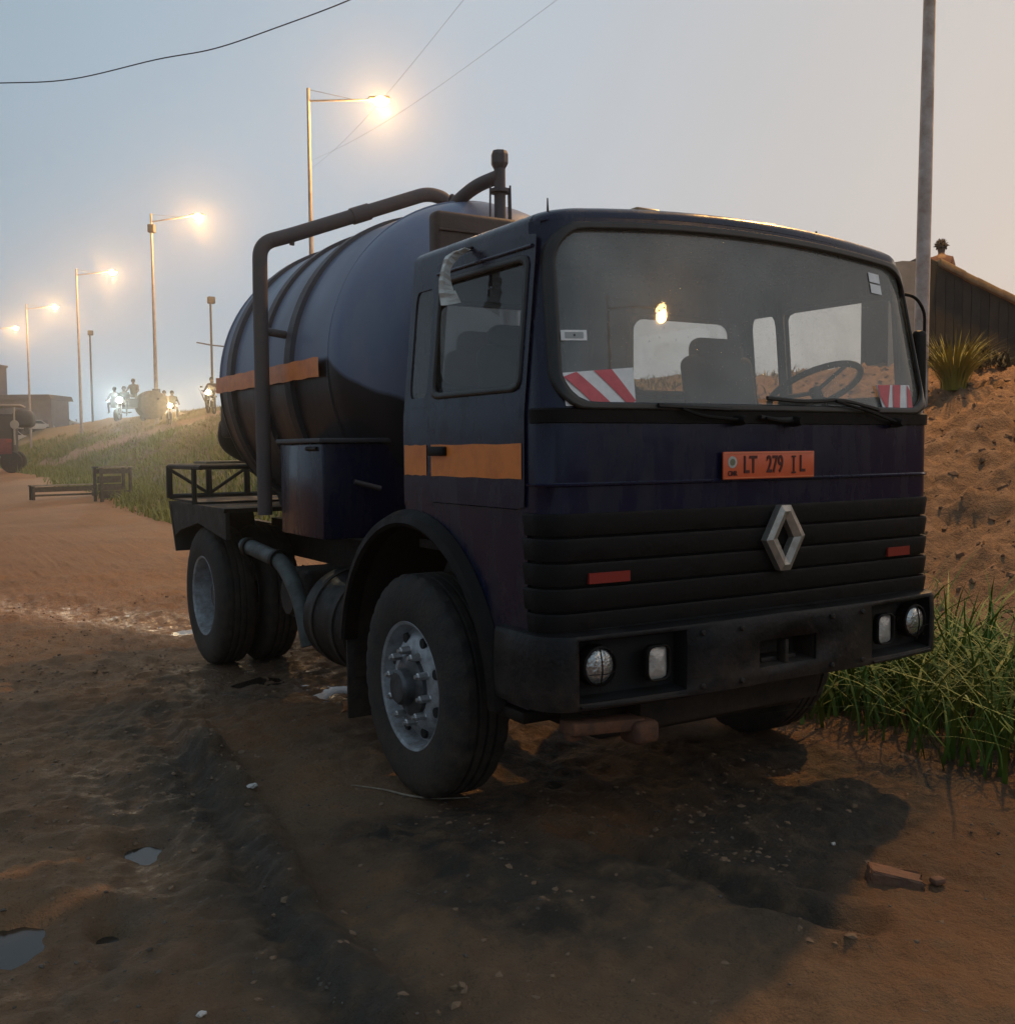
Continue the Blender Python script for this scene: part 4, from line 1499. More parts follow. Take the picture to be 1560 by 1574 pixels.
# wipers
def wiper(px_pts, blade_pts, name='wiper'):
    def P(u, v, off):
        a, b = ws_uv(u, v)
        return ws_map(off)(a, b)
    arm = [P(u, v, 0.035) for u, v in px_pts]
    w = tube(name, bend_path(arm, 0.04), 0.007, BLACK, truck, 6)
    bl = smooth_path([P(u, v, 0.022) for u, v in blade_pts], 5)
    tube('wiper_blade', bl, 0.009, GASKET, w, 6)
    piv = Vector(arm[0])
    lathe('wiper_pivot', [(0.0, -0.03), (0.016, -0.03), (0.022, 0.0), (0.022, 0.03)], BLACK, w, 12, (piv.x, piv.y, piv.z), 'y')
    return w


wiper([(1130, 646), (1070, 640), (1040, 629)], [(1006, 623), (1060, 626), (1118, 629)])
wiper([(1215, 648), (1190, 648), (1168, 643)], [(1163, 641), (1190, 645), (1214, 644)], 'washer_arm')
wiper([(1370, 650), (1330, 634), (1275, 617)], [(1173, 612), (1230, 617), (1290, 616), (1345, 630)])

# roof details
for u, v in ((1010, 337), (1195, 356)):
    p = dep(u, v, 5.0)
    xx = -0.48 if u < 1100 else 0.18
    bm = bmesh.new()
    bm_box(bm, (xx, 0.24, 2.445 + 0.045 + crown(xx, 2.445)), (0.13, 0.07, 0.035), 0.014, seg=3)
    o = from_bm('roof_marker_lamp', bm, mat('amber_lens', (0.30, 0.17, 0.07), rough=0.3), truck, 'auto')
tube('antenna', [(-0.965, 0.21, 2.42), (-0.965, 0.215, 2.46), (-0.963, 0.22, 2.54)], [0.013, 0.006, 0.0025], BLACK, truck, 8)
tube('roof_rail', [(0.32, 0.40, 2.575), (0.72, 0.42, 2.562)], 0.006, BLACK, truck, 6)
tube('roof_rail', [(0.72, 0.42, 2.50), (0.72, 0.42, 2.62)], 0.005, BLACK, truck, 6)
tube('roof_rail', [(0.84, 0.40, 2.48), (0.87, 0.40, 2.58)], 0.005, BLACK, truck, 6)

# ---------- mirrors
mr = tube('mirror_bracket', bend_path([dep(730, 380, 4.30), dep(703, 388, 4.27), dep(684, 402, 4.26), dep(683, 452, 4.26)], 0.03), 0.009, BLACK, truck, 8)
# white tape wrapped round the mirror arm and hanging flag
V, Fc = [], []
tp = smooth_path([dep(714, 382, 4.24), dep(692, 394, 4.23), dep(682, 418, 4.22), dep(682, 445, 4.22), dep(688, 470, 4.22)], 4)
wid = np.interp(np.linspace(0, 1, len(tp)), [0, 0.25, 0.45, 0.6, 1.0], [0.028, 0.04, 0.025, 0.034, 0.058])
sidev = (_R * 0.92 + _F * 0.25)
for i, p in enumerate(tp):
    j = 0.006 * math.sin(i * 2.3)
    V += [p - sidev * wid[i] * 0.5 + _F * j, p + _F * (-0.012 + j), p + sidev * wid[i] + _F * (0.01 - j) - Vector((0, 0, -0.02 * (i > 12)))]
for i in range(len(tp) - 1):
    Fc += [(3 * i, 3 * i + 1, 3 * i + 4, 3 * i + 3), (3 * i + 1, 3 * i + 2, 3 * i + 5, 3 * i + 4)]
bm = bmesh.new()
vs = [bm.verts.new(v) for v in V]
for f in Fc:
    bm.faces.new([vs[i] for i in f])
o = from_bm('white_tape', bm, TAPEW, mr)
md = o.modifiers.new('thickness', 'SOLIDIFY'); md.thickness = 0.004
o['label'] = 'crumpled white tape hanging from the empty mirror bracket'
# driver side mirror
mr2 = tube('mirror_arm', bend_path([(1.00, 0.24, 2.33), (1.13, 0.17, 2.31), (1.19, 0.16, 2.24), (1.19, 0.16, 1.80), (1.09, 0.20, 1.70)], 0.06), 0.008, BLACK, truck, 8)
bm = bmesh.new()
bm_box(bm, (1.150, 0.16, 1.965), (0.07, 0.05, 0.36), 0.022, rot=Matrix.Rotation(math.radians(-15), 3, 'Z'), seg=3)
from_bm('mirror_housing', bm, BLACK, mr2, 'auto')

# ---------- bumper
def bumper_pt(x, out=0.0):
    """plan curve of the bumper; x in -1.13..1.13 as arc parameter"""
    return None


def bp_plan():
    pts = []
    # left side back end -> corner -> front
    pts.append((-1.135, 0.36)); pts.append((-1.135, 0.22))
    R = 0.16
    cx, cy = -1.135 + R, 0.09 + 0.03
    for k in range(7):
        a = PI + (PI / 2 - 0.30) * k / 6
        pts.append((cx + R * math.cos(a), cy + R * math.sin(a)))
    for x in (-1.005, -0.905, -0.78, -0.65, -0.532):
        pts.append((x, -0.105 + 0.072 * (abs(x) / 1.005) ** 2.2))
    for x in (-0.36, -0.165, 0.0):
        pts.append((x, -0.105 + 0.072 * (abs(x) / 1.005) ** 2.2))
    pts = sorted(set(pts), key=lambda p: 0) if False else pts
    # drop arc points that passed x=-1.005
    left = [p for p in pts[:9] if p[0] < -1.02 or p[1] > 0.05] + pts[9:]
    return left[:-1] + [left[-1]] + [(-x, y) for x, y in reversed(left[:-1])]


BP = bp_plan()
zr = [0.612, 0.624, 0.650, 0.690, 0.800, 0.885, 0.900, 0.912]
ofs = [0.035, 0.004, 0.0, 0.0, 0.0, 0.004, 0.012, 0.05]
def inset(i, o):
    x, y = BP[i]
    a = BP[max(i - 1, 0)]; b = BP[min(i + 1, len(BP) - 1)]
    tx, ty = b[0] - a[0], b[1] - a[1]
    L = math.hypot(tx, ty) or 1
    nx, ny = -ty / L, tx / L     # pointing inward (+y on the front)
    return (x + nx * o, y + ny * o)
bm = bmesh.new()
grid = []
for z, o_ in zip(zr, ofs):
    grid.append([bm.verts.new((*inset(i, o_), z + 0.012 * (1 - abs(BP[i][0]) / 1.135))) for i in range(len(BP))])
for j in range(len(zr) - 1):
    for i in range(len(BP) - 1):
        xa, xb = BP[i][0], BP[i + 1][0]
        xm = (xa + xb) / 2
        zm = (zr[j] + zr[j + 1]) / 2
        if 0.650 < zm < 0.885 and 0.532 < abs(xm) < 1.005 and BP[i][1] < 0.05:
            continue
        if 0.690 < zm < 0.80 and abs(xm) < 0.165:
            continue
        bm.faces.new((grid[j][i], grid[j][i + 1], grid[j + 1][i + 1], grid[j + 1][i]))
bump_o = from_bm('bumper', bm, BUMPER, truck, 'auto')
md = bump_o.modifiers.new('thickness', 'SOLIDIFY'); md.thickness = 0.012
bump_o['label'] = 'scuffed charcoal bumper with a dark tow recess'
# ledge between bumper and grille
V, Fc = [], []
for i in range(len(BP)):
    if BP[i][1] > 0.3:
        continue
    a = inset(i, 0.048)
    V += [(a[0], a[1], 0.913 + 0.012 * (1 - abs(BP[i][0]) / 1.135)), (a[0] * 0.96, a[1] + 0.12, 0.925)]
obj('bumper_ledge', V, [(2 * i, 2 * i + 1, 2 * i + 3, 2 * i + 2) for i in range(len(V) // 2 - 1)], BUMPER, truck)


def recess(name, x0, x1, z0, z1, d, material, parent):
    """open-fronted box following the bumper face"""
    def fy(x):
        return -0.105 + 0.072 * (abs(x) / 1.005) ** 2.2
    n = 6
    xs_ = np.linspace(x0, x1, n + 1)
    V, Fc = [], []
    for x in xs_:
        y = fy(x)
        dz = 0.012 * (1 - abs(x) / 1.135)
        V += [(x, y + 0.006, z0 + dz), (x, y + d, z0 + dz + 0.012), (x, y + d, z1 + dz - 0.012), (x, y + 0.006, z1 + dz)]
    for i in range(n):
        for k in range(3):
            Fc.append((i * 4 + k, i * 4 + k + 1, i * 4 + 5 + k, i * 4 + 4 + k))
    Fc += [(0, 1, 2, 3), (n * 4, n * 4 + 3, n * 4 + 2, n * 4 + 1)]
    return obj(name, V, Fc, material, parent)


recess('tow_recess', -0.165, 0.165, 0.690, 0.800, 0.13, CHASSIS, bump_o)
box('tow_pin', (0.0, -0.07, 0.752), (0.02, 0.05, 0.10), CHASSIS, bump_o, 0.005)
box('tow_jaw', (0.0, 0.0, 0.715), (0.20, 0.10, 0.02), CHASSIS, bump_o, 0.005)
for bx_ in (-0.46, -0.26, 0.26, 0.46):
    for bz_ in (0.655, 0.865):
        yb_ = -0.105 + 0.072 * (abs(bx_) / 1.005) ** 2.2
        lathe('bumper_bolt', [(0.0, -0.009), (0.008, -0.008), (0.011, -0.003), (0.012, 0.0)], CHASSIS, bump_o, 10, (bx_, yb_ - 0.004, bz_ + 0.008), 'y')
DARKP = mat('pocket_black', (0.006, 0.006, 0.006), rough=0.7)
for sgn in (-1, 1):
    pk = recess('lamp_pocket', sgn * 0.532, sgn * 1.005, 0.650, 0.885, 0.085, DARKP, truck)
    # lower chrome trim line of the pocket
    tube('pocket_trim', [(sgn * x, -0.110 + 0.072 * (x / 1.005) ** 2.2, 0.640) for x in np.linspace(0.54, 1.0, 8)], 0.006, BUMPER, pk, 6)
    for k, (lx, rr) in enumerate(((0.905, 0.066), (0.655, 0.062))):
        yy = -0.105 + 0.072 * (lx / 1.005) ** 2.2 + 0.03
        zc_ = 0.782 if k == 0 else 0.772
        if k == 0:
            hl = lathe('headlight', [(0.0, -0.022), (rr * 0.5, -0.019), (rr * 0.85, -0.010), (rr, 0.0), (rr, 0.03)], LENS, truck, 32, (sgn * lx, yy, zc_), 'y')
            lathe('headlight_bezel', [(rr + 0.001, 0.0), (rr + 0.003, -0.014), (rr + 0.011, -0.010), (rr + 0.013, 0.035)], BLACK, hl, 32, (sgn * lx, yy, zc_), 'y')
            tube('lamp_guard', bend_path([(sgn * lx - 0.018, yy - 0.03, zc_ + 0.075), (sgn * lx - 0.014, yy - 0.045, zc_), (sgn * lx - 0.018, yy - 0.03, zc_ - 0.085)], 0.03), 0.0032, BLACK, hl, 6)
            tube('lamp_guard', bend_path([(sgn * lx + 0.034, yy - 0.025, zc_ + 0.065), (sgn * lx + 0.038, yy - 0.04, zc_), (sgn * lx + 0.034, yy - 0.025, zc_ - 0.065)], 0.03), 0.0018, BLACK, hl, 6)
            tube('lamp_guard', [(sgn * lx - 0.065, yy - 0.03, zc_ - 0.022), (sgn * lx, yy - 0.04, zc_ - 0.024), (sgn * lx + 0.065, yy - 0.03, zc_ - 0.02)], 0.0015, BLACK, hl, 6)
        else:
            B = rrect(48, 0.55)
            def fm2(u, v, lx=lx, yy=yy, zc_=zc_):
                q = max(abs(u), abs(v))
                return (sgn * lx + u * 0.052, yy - 0.018 * (1 - q * q), zc_ + v * 0.064)
            fl2 = patch('fog_lamp', fm2, None, B, 6, LENSF, truck)
            def fm3(u, v, lx=lx, yy=yy, zc_=zc_):
                return (sgn * lx + u * 0.052, yy - 0.006, zc_ + v * 0.064)
            patch('fog_lamp_bezel', fm3, scl(B, 0.99), scl(B, 1.10, 1.08), 1, BLACK, fl2, solid=0.03)

box('radiator', (0, 0.26, 0.80), (1.05, 0.10, 0.74), CHASSIS, truck, 0.01)
bm = bmesh.new()
bm_box(bm, (0, 0.62, 0.46), (1.25, 0.50, 0.22), 0.05, seg=3)  # plate added under the bumper so the gap behind it looks dark
from_bm('shade_apron', bm, CHASSIS, truck, 'auto')
box('steering_box', (0.62, 0.55, 0.60), (0.24, 0.36, 0.36), CHASSIS, truck, 0.03)
box('air_reservoir', (-0.62, 0.52, 0.62), (0.22, 0.34, 0.30), CHASSIS, truck, 0.05)
box('front_cross_beam', (0, 0.30, 0.66), (1.5, 0.12, 0.16), CHASSIS, truck, 0.02)
# rusty bracket hanging below the bumper
bm = bmesh.new()
bm_box(bm, (-0.86, 0.02, 0.545), (0.34, 0.10, 0.05), 0.012, rot=Matrix.Rotation(math.radians(4), 3, 'Y'))
bm_box(bm, (-0.70, 0.0, 0.505), (0.12, 0.12, 0.09), 0.025, seg=3)
bm_box(bm, (-1.00, 0.02, 0.54), (0.05, 0.05, 0.07), 0.01)
o = from_bm('tow_bracket', bm, RUST, truck, 'auto')
o['label'] = 'rusty bracket hanging under the bumper'

# ---------- chassis
for sx in (-0.42, 0.42):
    box('chassis_rail', (sx, 2.95, 0.90), (0.07, 5.2, 0.22), CHASSIS, truck, 0.006)
for y in (0.6, 1.9, 3.0, 3.9, 5.4):
    box('cross_member', (0, y, 0.90), (0.77, 0.08, 0.16), CHASSIS, truck, 0.006)
bm = bmesh.new()
bm_box(bm, (0, 0.75, 0.86), (0.62, 0.9, 0.6), 0.08, seg=3)
from_bm('engine', bm, CHASSIS, truck, 'auto')
tube('propeller_shaft', [(0, 1.3, 0.78), (0, 4.6, 0.55)], 0.05, CHASSIS, truck, 10)
for y, r in ((1.139, 0.055), (4.66, 0.085)):
    tube('axle', [(-0.95, y, 0.51), (0.95, y, 0.51)], r, CHASSIS, truck, 12)
lathe('differential', [(0.0, -0.22), (0.14, -0.18), (0.20, -0.06), (0.20, 0.06), (0.14, 0.18), (0.0, 0.22)], CHASSIS, truck, 20, (0, 4.66, 0.51), 'y')
for sx in (-0.55, 0.55):
    for y, L in ((1.139, 1.2), (4.66, 1.3)):
        pts = [(sx, y + t * L / 2, 0.60 + 0.13 * t * t) for t in np.linspace(-1, 1, 11)]
        tube('leaf_spring', pts, 0.04, CHASSIS, truck, 6)

# fuel drum, locker, suction pipe between the axles
ft = lathe('fuel_tank', [(0.0, 0.0), (0.20, 0.002), (0.265, 0.012), (0.285, 0.035), (0.285, 0.62), (0.265, 0.645), (0.0, 0.655)], BLACK, truck, 40, (-0.80, 1.98, 0.62), 'y')
for y in (2.15, 2.45):
    lathe('fuel_tank_strap', [(0.287, 0.0), (0.293, 0.002), (0.293, 0.045), (0.287, 0.047)], CHASSIS, ft, 40, (-0.80, y, 0.62), 'y')
tube('fuel_tank_handle', [(-0.98, 1.972, 0.66), (-0.945, 1.962, 0.685)], 0.008, CHROME, ft, 6)
bm = bmesh.new()
bm_box(bm, (-0.80, 2.47, 1.37), (0.66, 0.66, 0.52), 0.012)
lk = from_bm('side_locker', bm, NAVY, truck, 'auto')
bm = bmesh.new()
bm_box(bm, (-0.80, 2.47, 1.645), (0.70, 0.70, 0.025), 0.006)
from_bm('locker_lid', bm, mat('dusty_navy', (0.035, 0.038, 0.052), (0.06, 0.058, 0.06), rough=0.55, scale=5), lk, 'auto')
tube('locker_hinge', [(-1.135, 2.2, 1.60), (-1.135, 2.35, 1.60)], 0.012, BLACK, lk, 8)
tube('locker_latch', [(-0.95, 2.135, 1.42), (-0.80, 2.12, 1.38)], 0.014, PIPEM, lk, 8)
sp = tube('suction_pipe', bend_path([(-1.02, 3.85, 0.95), (-1.02, 3.10, 0.90), (-1.00, 2.86, 0.70), (-0.98, 2.78, 0.42)], 0.16), 0.052, HOSE, truck, 14)
for y in (3.72, 3.16):
    lathe('pipe_collar', [(0.054, 0), (0.066, 0.004), (0.066, 0.05), (0.054, 0.054)], BLACK, sp, 20, (-1.02, y, 0.94 if y > 3.5 else 0.905), 'y')
bm = bmesh.new()
bm_box(bm, (-0.70, 3.30, 0.66), (0.34, 0.36, 0.34), 0.05, seg=3)
pm = from_bm('vacuum_pump', bm, CHASSIS, truck, 'auto')
lathe('pump_pulley', [(0.0, -0.03), (0.12, -0.03), (0.13, -0.01), (0.11, 0.0), (0.13, 0.01), (0.12, 0.03), (0.0, 0.03)], CHASSIS, pm, 24, (-0.90, 3.30, 0.66), 'x')

# ---------- wheels
def wheel(name, sgn, xc, y, front, outer=True):
    w = empty(name, parent=truck, loc=(0, 0, 0))
    R, W = 0.512, 0.142
    prof = [(0.285, -W * 0.80), (0.30, -W * 0.90), (0.36, -W), (0.43, -W * 0.98), (0.478, -W * 0.88), (0.500, -W * 0.78), (R, -W * 0.66),
            (R, -0.052), (R - 0.014, -0.048), (R - 0.014, -0.038), (R, -0.034), (R, -0.005), (R - 0.014, -0.002), (R - 0.014, 0.008), (R, 0.011),
            (R, 0.040), (R - 0.014, 0.044), (R - 0.014, 0.054), (R, 0.058),
            (R, W * 0.66), (0.500, W * 0.78), (0.478, W * 0.88), (0.43, W * 0.98), (0.36, W), (0.30, W * 0.90), (0.285, W * 0.80)]
    def mod(r, a, i, j):
        if abs(a) > 0.07 and 0.45 < r:
            return r - (0.011 if i % 4 < 1 else 0.0)
        return r
    lathe('tyre', [(r, sgn * a) for r, a in prof], RUBBER, w, 120, (xc, y, R), 'x', mod, sharp=30)
    o = (xc, y, R)
    if front:
        rp_ = [(0.285, 0.108), (0.300, 0.120), (0.296, 0.128), (0.282, 0.120), (0.270, 0.085), (0.262, 0.05), (0.252, 0.052), (0.235, 0.075), (0.205, 0.098), (0.175, 0.106), (0.148, 0.108), (0.142, 0.104), (0.142, 0.02)]
    else:
        rp_ = [(0.285, 0.112), (0.300, 0.122), (0.296, 0.130), (0.282, 0.122), (0.270, 0.080), (0.262, 0.00), (0.255, -0.06), (0.238, -0.085), (0.20, -0.098), (0.15, -0.10), (0.14, -0.10), (0.14, -0.05)]
    lathe('rim', [(r, sgn * a) for r, a in rp_], RIM, w, 64, o, 'x', sharp=30)
    if not outer:
        return w
    # hand holes
    ro, ao = (0.222, 0.092) if front else (0.215, -0.088)
    for k in range(8):
        a = 2 * PI * (k + 0.5) / 8
        cx_ = (xc + sgn * ao, y + ro * math.cos(a), R + ro * math.sin(a))
        lathe('hand_hole', [(0.0, sgn * 0.008), (0.022, sgn * 0.008), (0.026, -sgn * 0.006)], DARKP, w, 16, cx_, 'x')
    hp = [(0.142, 0.085), (0.138, 0.122), (0.115, 0.134), (0.085, 0.138), (0.080, 0.175), (0.068, 0.188), (0.0, 0.190)] if front else [(0.14, -0.08), (0.12, -0.06), (0.105, 0.03), (0.09, 0.045), (0.0, 0.048)]
    lathe('hub', [(r, sgn * a) for r, a in hp], RIMD, w, 40, o, 'x', sharp=30)
    nr_, na = (0.163, 0.105) if front else (0.165, -0.10)
    for k in range(10):
        a = 2 * PI * k / 10 + 0.17
        c_ = (xc + sgn * na, y + nr_ * math.cos(a), R + nr_ * math.sin(a))
        ln = 0.052 if front else 0.03
        lathe('wheel_nut', [(0.0, sgn * (ln + 0.012)), (0.009, sgn * (ln + 0.012)), (0.011, sgn * ln), (0.0175, sgn * (ln - 0.004)), (0.0185, sgn * 0.004), (0.021, 0.0)], CHROME, w, 8, c_, 'x', sharp=20)
    return w


wheel('front_wheel', -1, -1.0, 1.139, True)
wheel('front_wheel', 1, 1.0, 1.139, True)
for sgn in (-1, 1):
    wheel('rear_wheel', sgn, sgn * 0.97, 4.66, False)
    wheel('rear_wheel', sgn, sgn * 0.64, 4.66, False, outer=False)
    # rear mudguard with slanted tail
    pol = [(3.95, 1.195), (5.20, 1.195), (5.50, 1.19), (5.32, 0.80), (5.30, 0.80), (5.44, 1.165), (3.97, 1.165)]
    prism('rear_mudguard', pol, sgn * 0.46, sgn * 1.13, CHASSIS, truck, 'yz')
    prism('mudguard_skirt', [(3.95, 1.165), (5.44, 1.165), (5.34, 0.92), (5.16, 0.98), (4.66, 1.06), (4.15, 1.00), (3.95, 0.98)], sgn * 1.095, sgn * 1.125, CHASSIS, truck, 'yz')

# ---------- tail rack
rack = tube('tail_rack', [(-1.12, 5.50, 1.47), (1.12, 5.50, 1.47)], 0.022, WOODL, truck, 6)
rack['label'] = 'open rack of rails and braces at the tail of the truck'
tube('rail', [(-1.12, 5.50, 1.225), (1.12, 5.50, 1.225)], 0.022, CHASSIS, rack, 6)
tube('rail', [(-1.12, 4.75, 1.47), (1.12, 4.75, 1.47)], 0.018, CHASSIS, rack, 6)
for sgn in (-1, 1):
    tube('rail', [(sgn * 1.12, 4.55, 1.47), (sgn * 1.12, 5.50, 1.47)], 0.018, CHASSIS, rack, 6)
    tube('post', [(sgn * 1.12, 4.75, 1.19), (sgn * 1.12, 4.75, 1.47)], 0.02, CHASSIS, rack, 6)
xsr = [-1.12, -0.80, -0.48, -0.16, 0.16, 0.48, 0.80, 1.12]
for i, x in enumerate(xsr):
    box('post', (x, 5.50, 1.345), (0.045, 0.035, 0.26), CHASSIS, rack, 0.005)
    if i < 7:
        a, b = (x, 1.45), (xsr[i + 1], 1.24)
        if i % 2:
            a, b = (x, 1.24), (xsr[i + 1], 1.45)
        tube('brace', [(a[0], 5.50, a[1]), (b[0], 5.50, b[1])], 0.014, CHASSIS, rack, 6)
box('rack_board', (-0.30, 5.20, 1.502), (1.3, 0.35, 0.02), WOODL, rack, 0.004)
box('rack_floor', (0, 5.1, 1.205), (2.2, 0.85, 0.014), CHASSIS, rack)

# ---------- tank
TA, TB, TZ = 1.0, 0.995, 2.07
Y0, Y1 = 2.36, 4.42


def tank_pt(th, y, k=1.0):
    return (TA * k * math.sin(th), y, TZ + TB * k * math.cos(th))


NT = 96
secs = []
HF, HR = 0.40, 0.26
for k in range(13):                     # front dish, apex first
    a = (PI / 2) * k / 12
    secs.append((Y0 - HF * math.cos(a) ** 0.9 if k < 12 else Y0, math.sin(a) ** 0.8 if k else 0.001))
for y in np.linspace(Y0, Y1, 9)[1:]:
    secs.append((float(y), 1.0))
for k in range(1, 10):
    a = (PI / 2) * k / 9
    secs.append((Y1 + HR * math.sin(a), max(math.cos(a) ** 0.75 if k < 9 else 0.001, 0.001)))
V, Fc = [], []
for y, k in secs:
    for i in range(NT):
        th = 2 * PI * i / NT
        dent = 1 + 0.0055 * math.sin(3 * th + y * 2.1) * math.sin(y * 3.3 + 0.5) * k
        V.append(tank_pt(th, y, k * dent))
for j in range(len(secs) - 1):
    for i in range(NT):
        i2 = (i + 1) % NT
        Fc.append((j * NT + i, j * NT + i2, (j + 1) * NT + i2, (j + 1) * NT + i))
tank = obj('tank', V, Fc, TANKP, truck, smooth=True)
tank['label'] = 'ribbed steel tank barrel with faded blue grey paint'


def tank_band(name, y0, y1, t0, t1, off, material, parent, n=64, thick=True):
    V, Fc = [], []
    for i in range(n + 1):
        th = t0 + (t1 - t0) * i / n
        k = 1 + off / 1.0
        V += [tank_pt(th, y0, 0.995), tank_pt(th, y0 + 0.006, k), tank_pt(th, y1 - 0.006, k), tank_pt(th, y1, 0.995)]
    for i in range(n):
        for q in range(3):
            Fc.append((i * 4 + q, i * 4 + q + 1, i * 4 + 5 + q, i * 4 + 4 + q))
    return obj(name, V, Fc, material, parent, smooth=False)


for y in (2.90, 3.43, 4.08):
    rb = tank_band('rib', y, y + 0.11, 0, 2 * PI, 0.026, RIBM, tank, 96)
tank_band('seam', Y0 - 0.012, Y0 + 0.012, 0, 2 * PI, 0.006, TANKP, tank, 96)
tank_band('seam', Y1 - 0.012, Y1 + 0.012, 0, 2 * PI, 0.006, TANKP, tank, 96)
# orange tape along both flanks
for sgn in (-1, 1):
    for ya, yb, za, zb in ((2.42, 4.42, 2.005, 2.115),):
        n = 24
        V = []
        for i in range(n + 1):
            y = ya + (yb - ya) * i / n
            for z in (za, (za + zb) / 2, zb):
                zz = z + 0.003 * math.sin(y * 23 + z * 9)
                c_ = min(1, max(-1, (zz - TZ) / TB))
                off = 0.032
                V.append((sgn * (TA * math.sqrt(1 - c_ * c_) + off), y, zz))
        Fc = []
        for i in range(n):
            for q in range(2):
                Fc.append((i * 3 + q, i * 3 + q + 1, i * 3 + 4 + q, i * 3 + 3 + q))
        o = obj('orange_stripe', V, Fc, ORANGE, tank)
# cradle feet
for y in (2.6, 3.4, 4.2):
    for sx in (-0.42, 0.42):
        prism('cradle', [(sx - 0.16, 1.0), (sx + 0.16, 1.0), (sx + 0.24 * (1 if sx > 0 else 1), 1.30), (sx - 0.24, 1.30)], y - 0.05, y + 0.05, CHASSIS, truck, 'xz')
# long dark skirt plate under the barrel
box('tank_bed', (0, 3.45, 1.055), (1.2, 2.2, 0.06), CHASSIS, truck, 0.006)
# rear valve and hinges
vb = lathe('rear_valve', [(0.0, 0.0), (0.10, 0.0), (0.12, 0.02), (0.12, 0.10), (0.09, 0.12), (0.09, 0.32)], CHASSIS, truck, 24, (-0.55, 4.66, 1.55), 'y')
tube('valve_elbow', bend_path([(-0.55, 4.70, 1.55), (-0.66, 4.92, 1.56), (-0.80, 4.98, 1.66), (-0.80, 4.90, 1.80)], 0.1), 0.075, CHASSIS, vb, 12)
bm = bmesh.new()
bm_box(bm, (-0.86, 4.62, 1.82), (0.12, 0.22, 0.26), 0.03, seg=3)
from_bm('rear_hinge', bm, CHASSIS, truck, 'auto')

# brown box between cab and tank
bm = bmesh.new()
bm_box(bm, (-0.465, 1.64, 2.05), (0.50, 0.10, 1.50), 0.03, seg=3)
fb = from_bm('front_box', bm, RUSTBOX, truck, 'auto')
fb['label'] = 'rusty brown box standing between the cab and the tank'
tube('box_lip', [(-0.70, 1.586, 2.70), (-0.23, 1.586, 2.70)], 0.007, RUSTBOX, fb, 6)

# overflow pipe across the top and down the flank
PR = 0.045
op = tube('overflow_pipe', bend_path([(0.10, 2.93, 3.00), (0.08, 2.93, 3.21), (-0.06, 2.94, 3.235), (-0.95, 3.06, 2.90), (-1.13, 3.08, 2.84), (-1.135, 3.08, 2.5), (-1.135, 3.08, 1.20)], 0.14, 8), PR, PIPEM, truck, 18)
for p_ in ((-0.505, 3.0, 3.0675),):
    d_ = Vector((-0.89, 0.12, -0.335)).normalized()
    V, Fc = tube_geo([Vector(p_) - d_ * 0.06, Vector(p_) + d_ * 0.06], 0.052, 18)
    obj('pipe_sleeve', V, Fc, PIPEM, op, smooth=False)
tube('pipe_bracket', [(-1.135, 3.08, 2.32), (-0.98, 3.08, 2.30)], 0.025, PIPEM, op, 8)
tube('pipe_bolt', [(-0.93, 3.06, 2.90), (-0.935, 3.06, 2.845)], 0.016, PIPEM, op, 8)

# vent stack in front of the tank top
vx, vy = -0.06, 2.05
vs_ = tube('vent_stack', [(vx, vy, 2.72), (vx, vy, 3.20)], 0.033, PIPEM, truck, 16)
lathe('vent_cap', [(0.034, 3.185), (0.046, 3.205), (0.050, 3.215), (0.050, 3.265), (0.042, 3.285), (0.0, 3.288)], PIPEM, vs_, 8, (vx, vy, 0), 'z', sharp=20)
tube('vent_branch', bend_path([(vx, vy, 3.145), (-0.12, 2.23, 3.12), (-0.16, 2.40, 3.05), (-0.18, 2.46, 2.96)], 0.12), 0.040, PIPEM, vs_, 14)
lathe('vent_flange', [(0.033, 3.050), (0.060, 3.050), (0.060, 3.070), (0.033, 3.070)], PIPEM, vs_, 20, (vx, vy, 0), 'z', sharp=20)
for dx, dy in ((-0.062, 0.01), (0.04, -0.055), (0.062, 0.0), (0.028, 0.06)):
    tube('vent_rod', [(vx + dx, vy + dy, 2.80), (vx + dx * 0.93, vy + dy * 0.93, 3.085)], 0.0065, PIPEM, vs_, 6)
loop = [(-0.06, 2.62 + 0.045 * math.cos(a), 3.055 + 0.10 * math.sin(a)) for a in np.linspace(0, PI, 13)]
tube('lifting_eye', [(loop[0][0], loop[0][1], 3.02)] + loop + [(loop[-1][0], loop[-1][1], 3.02)], 0.011, PIPEM, tank, 8)
# ================================================================== things around the truck
def terrain(x, y):
    return bank_z(x, y) if x > 2.3 else ground_z(x, y)


def hit(u, v, d0=3.0, d1=160.0, step=0.25):
    """first terrain point along the photo ray"""
    d = d0
    while d < d1:
        p = dep(u, v, d)
        if terrain(p.x, p.y) >= p.z:
            return Vector((p.x, p.y, terrain(p.x, p.y)))
        d += step
    p = dep(u, v, d1)
    return Vector((p.x, p.y, terrain(p.x, p.y)))


# ---------- street lamps
LAMP_GROUP = 'sodium street lamps along the road'


